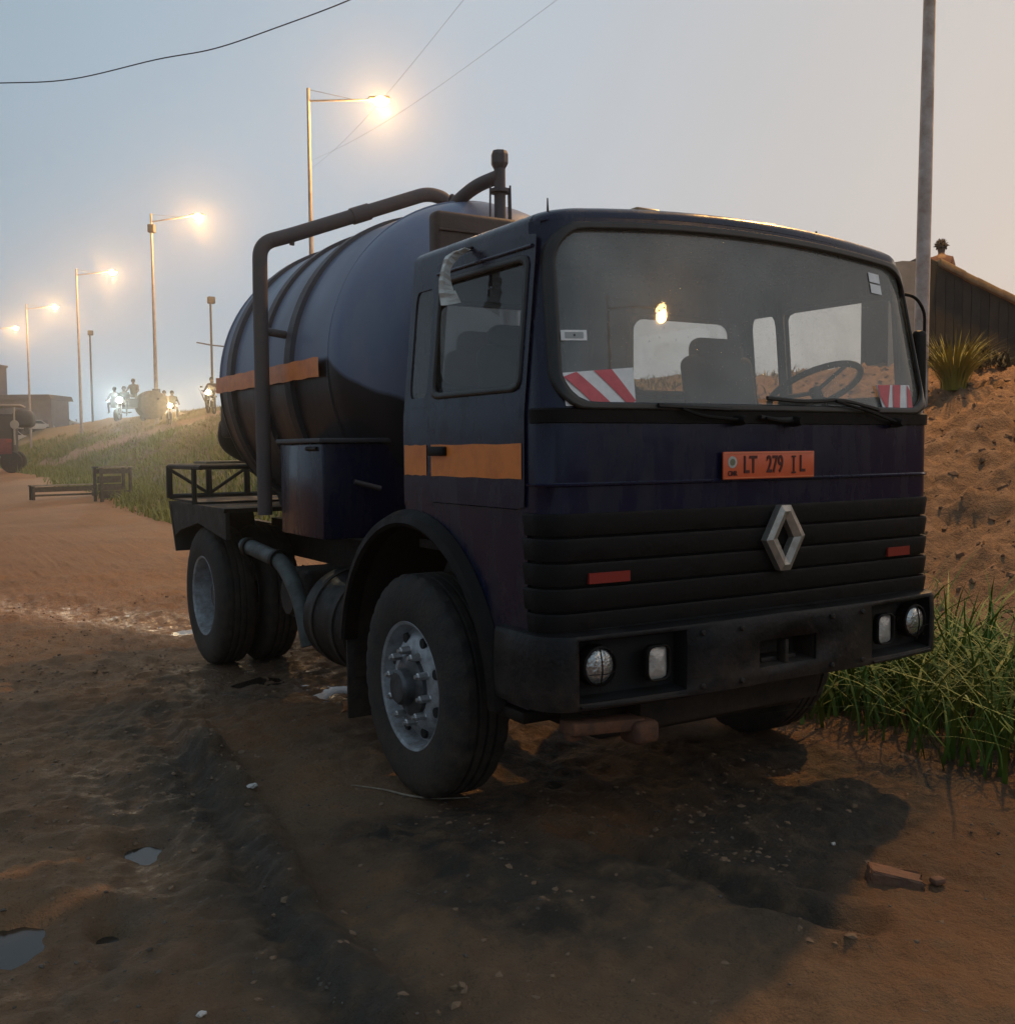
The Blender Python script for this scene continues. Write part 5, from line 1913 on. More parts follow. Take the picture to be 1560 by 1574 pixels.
def street_lamp(x, y, ztop, label, power=1500, arm=2.7, rb=0.10, rt=0.055, lift=0.0, boxes=(), mat_=GALV, group=LAMP_GROUP, lean=(0, 0), rz=0.0):
    zb = terrain(x, y) - 0.05
    root = empty('street_lamp', label, 'street lamp', (x, y, zb), rz=rz, group=group)
    H = ztop - zb
    P = [(lean[0] * t, lean[1] * t, H * t) for t in (0, 0.1, 0.25, 0.5, 0.75, 1.0)]
    tube('pole', P, [rb * 1.15, rb * 1.05, rb, (rb + rt) / 2, rt * 1.15, rt], mat_, root, 12)
    tx, ty = lean
    tube('arm', [(tx, ty, H - 0.42), (tx + arm, ty, H - 0.42 + lift)], 0.035, mat_, root, 8)
    tube('stay', [(tx, ty, H - 0.04), (tx + arm * 0.72, ty, H - 0.40 + lift * 0.72)], 0.010, mat_, root, 6)
    hx, hz = tx + arm + 0.30, H - 0.44 + lift
    bm = bmesh.new()
    bm_box(bm, (hx, ty, hz + 0.05), (0.72, 0.30, 0.13), 0.05, seg=3)
    hd = from_bm('lamp_head', bm, mat('lamp_housing', (0.5, 0.42, 0.25), rough=0.5), root, 'auto')
    bm = bmesh.new()
    bmesh.ops.create_uvsphere(bm, u_segments=20, v_segments=12, radius=1.0)
    bmesh.ops.transform(bm, matrix=Matrix.Translation((hx + 0.05, ty, hz - 0.02)) @ Matrix.Diagonal((0.27, 0.20, 0.16, 1)), verts=bm.verts)
    from_bm('lamp_bowl', bm, SODIUM, hd, True)
    for f in boxes:
        box('junction_box', (0.02, -0.02, H * f), (0.34, 0.34, 0.42), DKPOLE, root, 0.04)
    if power:
        ld = bpy.data.lights.new('lamp_light', 'POINT')
        ld.energy = power
        ld.color = (1.0, 0.52, 0.16)
        ld.shadow_soft_size = 0.2
        lo = bpy.data.objects.new('lamp_light', ld)
        lo.location = (hx + 0.05, ty, hz - 0.26)
        link(lo, root)
    return root


LPOS = []
for u, vt, d in ((473.5, 135, 35.0), (232, 328, 53.5), (117, 413, 70.0), (40, 467, 87.0), (-14, 500, 102.0)):
    p = dep(u, vt, d)
    LPOS.append((p.x, p.y, p.z))
LL = ['tallest lit street lamp rising behind the tank, nearest of the row',
      'lit street lamp with a box on its pole, second of the row',
      'lit street lamp third of the row, left of the bright headlights',
      'small lit street lamp fourth of the row near the left edge',
      'lit street lamp whose head alone shows at the left edge']
for i, ((x, y, z), lab) in enumerate(zip(LPOS, LL)):
    street_lamp(x, y, z, lab, power=3600, boxes=((0.16, 0.93) if i == 1 else ()), lift=(0.0, 0.28, 0.2, 0.2, 0.2)[i], arm=2.12, rz=-YAW - 0.03)
pp = dep(1420, 200, 13.5)
pb = dep(1408, 560, 13.5)
near = street_lamp(pp.x, pp.y, 14.0, 'thick weathered pole close behind the cab on the right', power=8000, rb=0.088, rt=0.06, mat_=CONC, lean=(0.10, -0.05))
# the next lamp of the row stands behind the camera; it is the one mirrored in the windscreen
street_lamp(13.02, -20.75, 13.2, 'street lamp behind the viewer, mirrored in the windscreen', power=1000, arm=2.7)

# unlit poles
def plain_pole(u, v0, v1, d, r, label, head=True, cross=None):
    a, b = dep(u, v0, d), dep(u, v1, d)
    zb = terrain(b.x, b.y) - 0.05
    root = empty('utility_pole', label, 'pole', (b.x, b.y, zb), group='thin unlit poles in the distance')
    H = a.z - zb
    tube('pole', [(0, 0, 0), (0, 0, H)], [r * 1.3, r], DKPOLE, root, 8)
    if head:
        box('floodlight', (0.05, 0, H + 0.1), (0.42, 0.3, 0.4), DKPOLE, root, 0.05)
    if cross:
        zz = H * cross
        tube('cross_arm', [(-0.85, 0, zz + 0.12), (0, 0, zz), (0.9, 0, zz - 0.05)], 0.04, DKPOLE, root, 6)
    return root


plain_pole(327, 465, 606, 60, 0.06, 'thin unlit pole with a cross arm just left of the tank', cross=0.60)
plain_pole(141, 514, 600, 85, 0.07, 'thin unlit pole between two lit street lamps')

# ---------- overhead cables
c1 = smooth_path([dep(u, v, d) for u, v, d in ((-160, 128, 12.0), (0, 127, 11.4), (110, 121, 11.0), (240, 91, 10.5), (330, 74, 10.2), (430, 40, 9.8), (540, -2, 9.4), (660, -60, 9.0))], 8)
tag(tube('overhead_cable', c1, 0.0065, CABLE, None, 6), 'thick black cable sagging across the top left sky', 'cable')
for (u0, v0, d0), (u1, v1, d1), lab in (((474, 262, 35), (745, -42, 13), 'steeper thin wire running from the tallest lamp post to the top edge'), ((474, 248, 35), (900, -34, 13), 'flatter thin wire running from the tallest lamp post to the top edge')):
    A, B = dep(u0, v0, d0), dep(u1, v1, d1)
    P = [A.lerp(B, t) - Vector((0, 0, 0.25 * math.sin(PI * t))) for t in np.linspace(0, 1, 16)]
    tag(tube('overhead_wire', P, 0.0021, CABLE, None, 5), lab, 'cable', 'thin wires at the top of the picture')

# ---------- dark hut with a sloping roof on the bank at right
DH = 16.5
A = dep(1412, 560, DH); zb_ = 2.55
hut = empty('dark_hut', 'dark hut with a sloping roof behind the pole at right', 'hut', (A.x, A.y, zb_), rz=-YAW)
DARKW = [mat('dark_plank_%d' % i, c, tuple(0.6 * k for k in c), rough=0.85, scale=6, bump=0.25) for i, c in enumerate(((0.032, 0.032, 0.026), (0.024, 0.026, 0.022), (0.040, 0.036, 0.028)))]
TARP = mat('grey_tarp', (0.22, 0.24, 0.26), (0.15, 0.16, 0.17), rough=0.7, scale=3, bump=0.3, bscale=6)
EDGE = mat('roof_edge', (0.24, 0.18, 0.10), (0.15, 0.11, 0.065), rough=0.9, scale=7, bump=0.3)
MPP = DH / FPX


def hx_(u):
    return (u - 1412) * MPP


def hz_at(v):
    return dep(1412, v, DH).z - zb_


def roof_z(x):      # straight slope read from the photo: 400 at 1425, 465 at 1560
    u = x / MPP + 1412
    return hz_at(400 + (u - 1425) * 0.50) if u > 1425 else hz_at(400)


px = hx_(1408)
k = 0
while px < hx_(1700):
    w_ = 0.135 + 0.03 * random.random()
    d_ = 0.012 * random.random()
    z0, z1 = roof_z(px + 0.01), roof_z(px + w_)
    prism('plank', [(px, 0), (px + w_ - 0.008, 0), (px + w_ - 0.008, z1 - 0.03), (px, z0 - 0.03)], -d_, 0.03, DARKW[k % 3], hut, 'xz')
    px += w_
    k += 1
prism('tarp_side', [(hx_(1366), 0), (hx_(1407), 0), (hx_(1407), roof_z(hx_(1407)) - 0.03), (hx_(1385), roof_z(hx_(1385)) - 0.02), (hx_(1366), roof_z(0) - 0.05)], 0.01, 0.05, TARP, hut, 'xz')
rp_ = [(hx_(1408), roof_z(hx_(1408)) - 0.02), (hx_(1425), roof_z(hx_(1425)) - 0.02), (hx_(1710), roof_z(hx_(1710)) - 0.02)]
prism('roof', rp_ + [(x, z + 0.05) for x, z in reversed(rp_)], 0.02, 2.4, DARKW[1], hut, 'xz')
n_ = 14
for i in range(n_):
    xa = hx_(1440) + (hx_(1705) - hx_(1440)) * i / n_
    xb = hx_(1440) + (hx_(1705) - hx_(1440)) * (i + 1) / n_ + 0.02
    j0 = random.uniform(-0.012, 0.012)
    prism('thatch_edge', [(xa, roof_z(xa) - 0.05 + j0), (xb, roof_z(xb) - 0.05 + j0), (xb, roof_z(xb) + 0.075 + j0), (xa, roof_z(xa) + 0.075 + j0)], -0.09, 0.16, EDGE, hut, 'xz', 0.02)
prism('back_wall', [(hx_(1400), 0), (hx_(1700), 0), (hx_(1700), roof_z(hx_(1700)) - 0.05), (hx_(1425), roof_z(hx_(1425)) - 0.05), (hx_(1400), roof_z(0) - 0.05)], 2.3, 2.36, DARKW[0], hut, 'xz')
# dark bushes at the hut's foot
for kk, (u, v, sz) in enumerate(((1505, 560, 0.55), (1535, 552, 0.5), (1455, 560, 0.5))):
    q = hit(u, v + 6)
    n = 500
    th_ = r_.uniform(0, 2 * PI, n); rr = sz * np.sqrt(r_.uniform(0, 1, n)) * 0.8
    pts = np.stack([q.x + rr * np.cos(th_), q.y + rr * np.sin(th_), q.z + r_.uniform(-0.05, 0.30, n) * (1 - rr / sz)], 1)
    sh = blades('bush', pts, r_.uniform(0.08, 0.26, n), r_.uniform(0.010, 0.026, n), r_.uniform(0.3, 1.4, n), DARKLEAF, segs=2, seed=130 + kk)
    tag(sh, ('low dark bush at the foot of the hut, middle one', 'low dark bush at the foot of the hut, rightmost', 'low dark bush at the foot of the hut behind the grass tuft')[kk], 'bush', 'dark bushes below the hut')

# yellow tuft of grass under the mound
tp_ = hit(1466, 610)
n = 420
ang = r_.uniform(0, 2 * PI, n); rad = 0.16 * np.sqrt(r_.uniform(0, 1, n))
pts = np.stack([tp_.x + rad * np.cos(ang), tp_.y + rad * np.sin(ang), np.full(n, tp_.z - 0.03)], 1)
tf = blades('grass_tuft', pts, r_.uniform(0.45, 0.95, n), r_.uniform(0.008, 0.016, n), r_.uniform(0.25, 1.0, n), GRASS_Y, segs=5, seed=111, dirs=ang)
tag(tf, 'yellow green tuft of long grass on the bank beside the mirror', 'grass tuft')

# ---------- litter and debris on the ground
def chip(name, u, v, s, material, label, cat, flat=0.25, rz=0.3, seed=0, group=None):
    p = gnd(u, v)
    z = ground_z(p.x, p.y)
    r = random.Random(seed)
    bm = bmesh.new()
    bmesh.ops.create_icosphere(bm, subdivisions=2, radius=1.0)
    for w in bm.verts:
        q = w.co
        k = 1 + 0.35 * math.sin(q.x * 5 + seed) * math.cos(q.y * 4 - seed) + r.uniform(-0.12, 0.12)
        w.co = Vector((q.x * s[0] * k, q.y * s[1] * k, q.z * s[2] * k))
    bmesh.ops.rotate(bm, verts=bm.verts, cent=(0, 0, 0), matrix=Matrix.Rotation(rz, 3, 'Z'))
    o = from_bm(name, bm, material, None, None, (p.x, p.y, z + s[2] * 0.5))
    return tag(o, label, cat, group)


chip('plastic_scrap', 388, 1226, (0.030, 0.020, 0.010), LITTER, 'white plastic scrap lying on the edge of the rut', 'litter', seed=3)
chip('plastic_scrap', 1175, 1397, (0.026, 0.012, 0.009), LITTER, 'pale plastic scrap on the mud in front of the truck', 'litter', seed=5)
chip('plastic_scrap', 1281, 1300, (0.010, 0.008, 0.006), LITTER, 'tiny white scrap in the shade before the bumper', 'litter', seed=6)
chip('plastic_scrap', 310, 1570, (0.014, 0.010, 0.008), LITTER, 'white scrap at the bottom edge of the mud', 'litter', seed=7)
chip('clay_lump', 548, 1097, (0.10, 0.075, 0.028), mat('orange_clay', (0.30, 0.12, 0.04), (0.22, 0.085, 0.03), rough=0.8, scale=14, bump=0.4), 'orange lump of clay beside the front wheel', 'clay lump', seed=9)
# broken brick half sunk in the mud
p = gnd(1375, 1360)
br = empty('broken_brick', 'broken red brick half sunk in the mud at lower right', 'brick', (p.x, p.y, ground_z(p.x, p.y)), rz=-0.75)
bm = bmesh.new()
bm_box(bm, (0.0, 0, 0.004), (0.19, 0.095, 0.06), 0.010, rot=Matrix.Rotation(0.16, 3, 'Y'))
bmesh.ops.subdivide_edges(bm, edges=bm.edges, cuts=2, use_grid_fill=True)
for w in bm.verts:
    w.co += Vector((random.uniform(-1, 1), random.uniform(-1, 1), random.uniform(-1, 1))) * 0.0035
for w in bm.verts:
    if w.co.x > 0.07:
        w.co.x += random.uniform(-0.014, 0.004); w.co.z += random.uniform(-0.010, 0.002)
from_bm('body', bm, BRICKM, br, 'auto')
bm = bmesh.new()
bm_box(bm, (0.15, 0.02, 0.004), (0.05, 0.04, 0.025), 0.01, rot=Matrix.Rotation(0.5, 3, 'Z'))
from_bm('chipped_corner', bm, BRICKM, br, 'auto')
# pale twig by the front tyre
P = [gnd(u, v) for u, v in ((540, 1207), (590, 1216), (625, 1224), (668, 1229), (722, 1228))]
P = smooth_path([Vector((q.x, q.y, ground_z(q.x, q.y) + 0.008)) for q in P], 6)
tag(tube('twig', P, [0.002 + 0.003 * math.sin(PI * i / (len(P) - 1)) for i in range(len(P))], mat('pale_twig', (0.32, 0.27, 0.20), (0.2, 0.16, 0.12), rough=0.8, scale=30), None, 6), 'thin pale twig lying against the front tyre', 'twig')


# ---------- wooden tables behind the truck
def wood_table(u, v, d, w, dp, h, label, rz=0.0):
    p = dep(u, v, d)
    z = terrain(p.x, p.y)
    t = empty('wooden_table', label, 'table', (p.x, p.y, z), rz)
    n = 4
    for i in range(n):
        y = -dp / 2 + dp * (i + 0.5) / n
        box('plank', (0, y, h), (w, dp / n - 0.012, 0.035), WOODL if i == 0 else WOOD, t, 0.004)
    for sx in (-1, 1):
        for sy in (-1, 1):
            box('leg', (sx * (w / 2 - 0.06), sy * (dp / 2 - 0.06), h / 2 - 0.02), (0.075, 0.075, h), WOOD, t, 0.006)
    for sy in (-1, 1):
        box('apron', (0, sy * (dp / 2 - 0.05), h - 0.12), (w - 0.1, 0.03, 0.14), WOOD, t)
    box('stretcher', (0, -dp / 2 + 0.06, h * 0.28), (w - 0.1, 0.04, 0.06), WOOD, t)
    return t


t1 = wood_table(174, 765, 30, 0.98, 0.55, 0.98, 'dark wooden table standing on the grass left of the tank', 0.25)
for i in range(3):
    box('back_board', (-0.1 + 0.02 * i, 0.0, 0.62 - 0.22 * i), (0.70, 0.02, 0.19), WOOD, t1)
t2 = wood_table(98, 745, 31, 1.95, 0.34, 0.40, 'low wooden bench in the grass left of the dark table', 0.2)

# ---------- parked dark lorry cut by the left frame edge
p = hit(10, 727)
lz = p.z
lor = empty('parked_lorry', 'dark parked lorry with a red lower panel at the left edge', 'lorry', (p.x, p.y, lz), rz=-YAW + 0.35)
lor.scale = (1.3, 1.3, 1.4)
DKB = mat('dark_lorry', (0.022, 0.020, 0.020), (0.035, 0.03, 0.028), rough=0.6, scale=3)
bm = bmesh.new(); bm_box(bm, (-1.5, 0.8, 1.35), (3.6, 2.0, 1.5), 0.06, seg=3)
from_bm('body', bm, DKB, lor, 'auto')
bm = bmesh.new(); bm_box(bm, (0.62, 0.8, 1.95), (0.75, 1.7, 0.62), 0.22, seg=4)
from_bm('bonnet', bm, DKB, lor, 'auto')
box('roof_sheet', (-0.6, 0.8, 2.42), (2.4, 2.1, 0.05), mat('pale_sheet', (0.42, 0.36, 0.34), rough=0.6), lor, 0.01)
box('side_panel', (-0.25, -0.22, 0.95), (0.95, 0.04, 0.55), mat('red_panel', (0.20, 0.035, 0.04), (0.12, 0.03, 0.035), rough=0.6, scale=5), lor, 0.01)
box('tail_lamp', (0.15, -0.25, 1.15), (0.18, 0.05, 0.12), REFL, lor, 0.01)
for x in (-1.9, 0.2):
    for y in (-0.1, 1.6):
        lathe('wheel', [(0.0, -0.10), (0.2, -0.12), (0.36, -0.12), (0.40, -0.06), (0.40, 0.06), (0.36, 0.12), (0.2, 0.12), (0.0, 0.10)], RUBBER, lor, 24, (x, y, 0.40), 'y')
tube('mirror_stalk', [(0.36, -0.35, 1.0), (0.38, -0.38, 2.36)], 0.035, mat('pale_stalk', (0.35, 0.32, 0.27), rough=0.7), lor, 6)
lathe('round_mirror', [(0.0, -0.03), (0.15, -0.025), (0.16, 0.0), (0.15, 0.03), (0.0, 0.03)], MATS['pale_stalk'], lor, 20, (0.38, -0.40, 1.72), 'y')

# ---------- far buildings and cars
p = dep(-84, 600, 120)
fb_ = empty('far_building', 'dark block of a far building cut by the left edge', 'building', (p.x, p.y, 3.5), rz=-YAW)
Hb = dep(-42, 558, 120).z - 3.5
box('wall', (0, 3, Hb / 2), (7.6, 8, Hb), FARWALL, fb_)
box('parapet', (0, 3, Hb + 0.1), (7.9, 8.3, 0.25), ROOFM, fb_)
for i in range(2):
    for k in range(3):
        box('window', (-2.4 + 2.3 * k, -1.02, 1.4 + 1.9 * i), (1.0, 0.06, 1.0), DARKG, fb_)
p = dep(40, 640, 125)
sb = empty('long_shed', 'long low shed roof on the horizon at far left', 'shed', (p.x, p.y, 3.6), rz=-YAW)
Hs = dep(52, 607, 125).z - 3.6
box('wall', (0, 2, Hs / 2 - 0.3), (6.6, 5, Hs - 0.6), mat('shed_wall', (0.20, 0.18, 0.18), (0.14, 0.13, 0.13), rough=0.9, scale=0.8), sb)
prism('roof', [(-3.5, Hs - 0.6), (3.5, Hs - 0.6), (3.3, Hs), (-3.3, Hs)], -1.0, 5.5, ROOFM, sb, 'xz')
for k in range(4):
    box('door', (-2.4 + 1.6 * k, -0.52, 0.9), (0.9, 0.05, 1.8), FARWALL, sb)


def car(u, v, d, paint, label, rz):
    p = dep(u, v, d)
    z = terrain(p.x, p.y)
    c = empty('parked_car', label, 'car', (p.x, p.y, z), rz, group='cars on the far road')
    pol = [(-2.1, 0.35), (2.1, 0.35), (2.15, 0.62), (2.0, 0.82), (1.1, 0.92), (0.55, 1.38), (-0.9, 1.42), (-1.7, 0.98), (-2.1, 0.92)]
    prism('body', pol, -0.82, 0.82, paint, c, 'xz', 0.05)
    prism('side_window', [(0.95, 0.95), (0.48, 1.32), (-0.85, 1.35), (-1.4, 1.0)], -0.835, 0.835, DARKG, c, 'xz')
    prism('windscreen', [(1.12, 0.94), (0.60, 1.36), (0.58, 1.33), (1.06, 0.94)], -0.70, 0.70, DARKG, c, 'xz')
    for x in (-1.3, 1.3):
        for y in (-0.78, 0.78):
            lathe('wheel', [(0.0, -0.10), (0.26, -0.10), (0.31, -0.05), (0.31, 0.05), (0.26, 0.10), (0.0, 0.10)], RUBBER, c, 20, (x, y, 0.31), 'y')
    for y in (-0.6, 0.6):
        box('headlamp', (2.12, y, 0.70), (0.06, 0.26, 0.12), LENS, c, 0.01)
    return c


car(14, 640, 118, CARPAINT[0], 'pale car on the far road beside the left building', 0.5)
car(52, 640, 124, CARPAINT[0], 'white car on the far road below the shed', 0.3)
car(92, 642, 130, CARPAINT[1], 'grey car on the far road left of the standing people', 0.4)


# ---------- people
BONES = [('pelvis', 'spine'), ('spine', 'chest'), ('chest', 'neck'), ('neck', 'head0'), ('head0', 'head1'), ('head1', 'head2')]
for s in 'lr':
    BONES += [('chest', 'sh' + s), ('sh' + s, 'el' + s), ('el' + s, 'wr' + s), ('wr' + s, 'ha' + s), ('ha' + s, 'fi' + s), ('wr' + s, 'th' + s), ('pelvis', 'hip' + s), ('hip' + s, 'kn' + s), ('kn' + s, 'an' + s), ('an' + s, 'to' + s)]
RADS = dict(pelvis=.125, spine=.12, chest=.135, neck=.052, head0=.070, head1=.086, head2=.070, sh=.062, el=.044, wr=.030, ha=.036, fi=.022, th=.014, hip=.085, kn=.058, an=.042, to=.036)


def joints(pose):
    J = dict(pelvis=(0, 0, .95), spine=(0, .01, 1.14), chest=(0, .01, 1.34), neck=(0, .0, 1.48), head0=(0, -.02, 1.555), head1=(0, -.025, 1.62), head2=(0, -.015, 1.68))
    for s, q in (('l', -1), ('r', 1)):
        J.update({'sh' + s: (q * .175, .01, 1.41), 'el' + s: (q * .225, .03, 1.14), 'wr' + s: (q * .22, -.06, .91), 'ha' + s: (q * .215, -.08, .84), 'fi' + s: (q * .21, -.10, .76), 'th' + s: (q * .175, -.11, .85),
                  'hip' + s: (q * .09, 0, .91), 'kn' + s: (q * .10, -.02, .50), 'an' + s: (q * .105, .02, .09), 'to' + s: (q * .12, -.13, .045)})
    if pose == 'walk':
        J['knl'] = (-.10, -.18, .52); J['anl'] = (-.105, -.20, .10); J['tol'] = (-.11, -.34, .06)
        J['knr'] = (.10, .06, .50); J['anr'] = (.105, .28, .14); J['tor'] = (.11, .18, .045)
        J['ell'] = (-.23, .10, 1.15); J['wrl'] = (-.22, .16, .93); J['hal'] = (-.215, .16, .86); J['fil'] = (-.21, .15, .78); J['thl'] = (-.18, .12, .86)
    if pose in ('sit', 'ride'):
        dz = -.42 if pose == 'sit' else -.12
        for k in J:
            if k[:2] not in ('kn', 'an', 'to'):
                J[k] = (J[k][0], J[k][1], J[k][2] + dz)
        for s, q in (('l', -1), ('r', 1)):
            zz = .53 if pose == 'sit' else .55
            J['kn' + s] = (q * .20, -.40, zz + (.2 if pose == 'ride' else 0)); J['an' + s] = (q * .19, -.34, zz - .43 + (.15 if pose == 'ride' else 0)); J['to' + s] = (q * .20, -.48, zz - .47 + (.15 if pose == 'ride' else 0))
            J['el' + s] = (q * .27, -.16, 1.16 + dz); J['wr' + s] = (q * .28, -.40, 1.08 + dz); J['ha' + s] = (q * .28, -.47, 1.07 + dz); J['fi' + s] = (q * .27, -.54, 1.04 + dz); J['th' + s] = (q * .23, -.46, 1.05 + dz)
    return J


def person(loc, rz, pose, label, shirt, pants, hair=True, scale=1.0, group=None, bushy=False):
    J = joints(pose)
    names = list(J)
    idx = {k: i for i, k in enumerate(names)}
    me = bpy.data.meshes.new('skeleton')
    me.from_pydata([J[k] for k in names], [(idx[a], idx[b]) for a, b in BONES], [])
    t = bpy.data.objects.new('skeleton', me)
    COL.objects.link(t)
    sk = t.modifiers.new('s', 'SKIN')
    for k, i in idx.items():
        key = k if k in RADS else k[:-1]
        r = RADS[key]
        rx = r * (1.25 if key in ('chest', 'pelvis', 'spine') else 1.0)
        me.skin_vertices[0].data[i].radius = (rx, r)
        me.skin_vertices[0].data[i].use_root = (k == 'pelvis')
    sb_ = t.modifiers.new('d', 'SUBSURF'); sb_.levels = 2; sb_.render_levels = 2
    bpy.context.view_layer.update()
    dg = bpy.context.evaluated_depsgraph_get()
    bme = bpy.data.meshes.new_from_object(t.evaluated_get(dg))
    bpy.data.objects.remove(t)
    bm = bmesh.new(); bm.from_mesh(bme)
    # nose, ears
    h = Vector(J['head1'])
    for off, s in (((0, -.098, -.012), (.012, .02, .018)), ((-.086, .0, -.01), (.012, .02, .03)), ((.086, .0, -.01), (.012, .02, .03))):
        r = bmesh.ops.create_icosphere(bm, subdivisions=1, radius=1.0)
        bmesh.ops.transform(bm, matrix=Matrix.Translation(h + Vector(off)) @ Matrix.Diagonal((*s, 1)), verts=r['verts'])
    bm.to_mesh(bme); bm.free()
    bme.materials.clear()
    for k in (SKIN, shirt, pants, HAIR):
        bme.materials.append(k)
    JJ = np.array([J[k] for k in names])
    cls = []
    for k in names:
        key = k if k in RADS else k[:-1]
        cls.append({'head0': 0, 'head1': 0, 'head2': 0, 'neck': 0, 'wr': 0, 'ha': 0, 'fi': 0, 'th': 0, 'hip': 2, 'kn': 2, 'an': 2, 'to': 3, 'pelvis': 2}.get(key, 1))
    for pl in bme.polygons:
        c = np.array(pl.center)
        pl.material_index = cls[int(np.argmin(((JJ - c) ** 2).sum(1)))]
        pl.use_smooth = True
    root = empty('person', label, 'person', loc, rz, group=group)
    root.scale = (scale,) * 3
    b = bpy.data.objects.new('body', bme)
    link(b, root)
    if hair:
        bm = bmesh.new()
        bmesh.ops.create_icosphere(bm, subdivisions=3, radius=1.0)
        for w in bm.verts:
            q = w.co.copy()
            k = 1 + (0.10 if not bushy else 0.22) * math.sin(q.x * 9 + q.z * 7) * math.cos(q.y * 8)
            w.co = Vector((q.x * .093 * k, q.y * .098 * k + .018, max(q.z, -.45) * .100 * k + .030))
        if bushy:
            rr_ = random.Random(4)
            for kk in range(70):
                a_ = rr_.uniform(0, 2 * PI); e_ = rr_.uniform(-0.1, 1.4)
                d = Vector((math.cos(a_) * math.cos(e_), math.sin(a_) * math.cos(e_), math.sin(e_)))
                o_ = Vector((d.x * .075, d.y * .08 + .015, d.z * .085 + .03))
                r = bmesh.ops.create_cone(bm, cap_ends=True, segments=5, radius1=.020, radius2=.003, depth=rr_.uniform(.05, .10))
                M_ = Matrix.Translation(o_ + d * .025) @ (d + Vector((rr_.uniform(-.4, .4), rr_.uniform(-.4, .4), 0))).to_track_quat('Z', 'Y').to_matrix().to_4x4()
                bmesh.ops.transform(bm, matrix=M_, verts=r['verts'])
        bmesh.ops.translate(bm, verts=bm.verts, vec=h)
        from_bm('hair', bm, HAIR, root, True)
    return root


# the person behind the hut, head and shoulders above the roof
q = dep(1447, 385, 19.6)
person((q.x, q.y, dep(1447, 366, 19.6).z - 1.80), 2.3, 'stand', 'person in brown behind the hut, head and shoulders above its roof', CLOTH[3], CLOTH[4], bushy=True)
WALKG = 'people walking on the far road'
q = hit(84, 645); person(q, 0.4, 'stand', 'farthest standing person on the road, right of the shed', CLOTH[1], CLOTH[0], group=WALKG)
q = hit(117, 640); person(q, 1.2, 'walk', 'person in dark clothes walking at the foot of the third lamp post', CLOTH[4], CLOTH[5], group=WALKG, scale=1.05)
q = hit(163, 632); person(q, -0.2, 'stand', 'person standing just left of the white headlight', CLOTH[1], CLOTH[4], group=WALKG)


# ---------- motorbikes
def bike_wheel(parent, x, y, r=0.30, w=0.05):
    wl = lathe('wheel', [(r - 0.07, -w * 0.7), (r - 0.03, -w), (r - 0.008, -w * 0.6), (r, 0), (r - 0.008, w * 0.6), (r - 0.03, w), (r - 0.07, w * 0.7), (r - 0.075, 0), (r - 0.07, -w * 0.7)], RUBBER, parent, 32, (x, y, r), 'x')
    lathe('wheel_hub', [(0.0, -0.05), (0.05, -0.05), (0.05, 0.05), (0.0, 0.05)], RIMD, wl, 12, (x, y, r), 'x')
    for k in range(8):
        a = 2 * PI * k / 8
        tube('wheel_spoke', [(x, y, r), (x, y + (r - 0.06) * math.cos(a), r + (r - 0.06) * math.sin(a))], 0.004, CHROME, wl, 4)
    return wl


def motorbike(loc, rz, label, hl, paint, group=None):
    m_ = empty('motorbike', label, 'motorbike', loc, rz, group=group)
    bike_wheel(m_, 0, -0.65); bike_wheel(m_, 0, 0.62)
    tube('frame', bend_path([(0, -0.42, 0.92), (0, -0.30, 0.35), (0, 0.20, 0.32), (0, 0.62, 0.30), (0, 0.30, 0.72), (0, -0.40, 0.85)], 0.08), 0.025, BLACK, m_, 6)
    bm = bmesh.new(); bm_box(bm, (0, -0.02, 0.45), (0.22, 0.36, 0.28), 0.05); from_bm('engine', bm, CHASSIS, m_, 'auto')
    bm = bmesh.new(); bm_box(bm, (0, -0.18, 0.82), (0.24, 0.42, 0.20), 0.08, seg=3); from_bm('fuel_tank', bm, paint, m_, 'auto')
    bm = bmesh.new(); bm_box(bm, (0, 0.38, 0.80), (0.26, 0.72, 0.10), 0.04, seg=3); from_bm('seat', bm, BLACK, m_, 'auto')
    for sx in (-0.07, 0.07):
        tube('fork', [(sx, -0.66, 0.30), (sx, -0.44, 0.98)], 0.018, CHROME, m_, 6)
    tube('handlebar', bend_path([(-0.36, -0.30, 1.02), (-0.14, -0.42, 1.02), (0.14, -0.42, 1.02), (0.36, -0.30, 1.02)], 0.06), 0.014, BLACK, m_, 6)
    for sx in (-0.30, 0.30):
        bm = bmesh.new(); bm_box(bm, (sx * 1.1, -0.36, 1.18), (0.12, 0.02, 0.08), 0.008); from_bm('mirror', bm, BLACK, m_, 'auto')
    bm = bmesh.new(); bm_box(bm, (0, -0.66, 0.66), (0.12, 0.40, 0.02), 0.008); from_bm('front_mudguard', bm, paint, m_, 'auto')
    shl = lathe('headlamp', [(0.0, 0.10), (0.07, 0.09), (0.105, 0.02), (0.108, 0.0)], BLACK, m_, 24, (0, -0.53, 0.92), 'y')
    lathe('headlamp_lens', [(0.0, -0.025), (0.06, -0.018), (0.10, 0.0)], hl, shl, 24, (0, -0.53, 0.92), 'y')
    return m_


def head_spot(parent, loc, color, energy, target=None, size=1.0):
    ld = bpy.data.lights.new('headlamp_light', 'SPOT')
    ld.energy = energy; ld.color = color; ld.spot_size = size; ld.spot_blend = 0.8; ld.shadow_soft_size = 0.08
    o = bpy.data.objects.new('headlamp_light', ld)
    o.location = loc
    o.rotation_euler = (math.radians(80), 0, PI)   # local -Y, slightly down
    o.rotation_euler = Vector((0, 1, 0.16)).to_track_quat('Z', 'Y').to_euler()
    link(o, parent)


def face_cam(p, extra=0.0):
    d = CAM - Vector(p)
    return math.atan2(d.x, -d.y) + extra


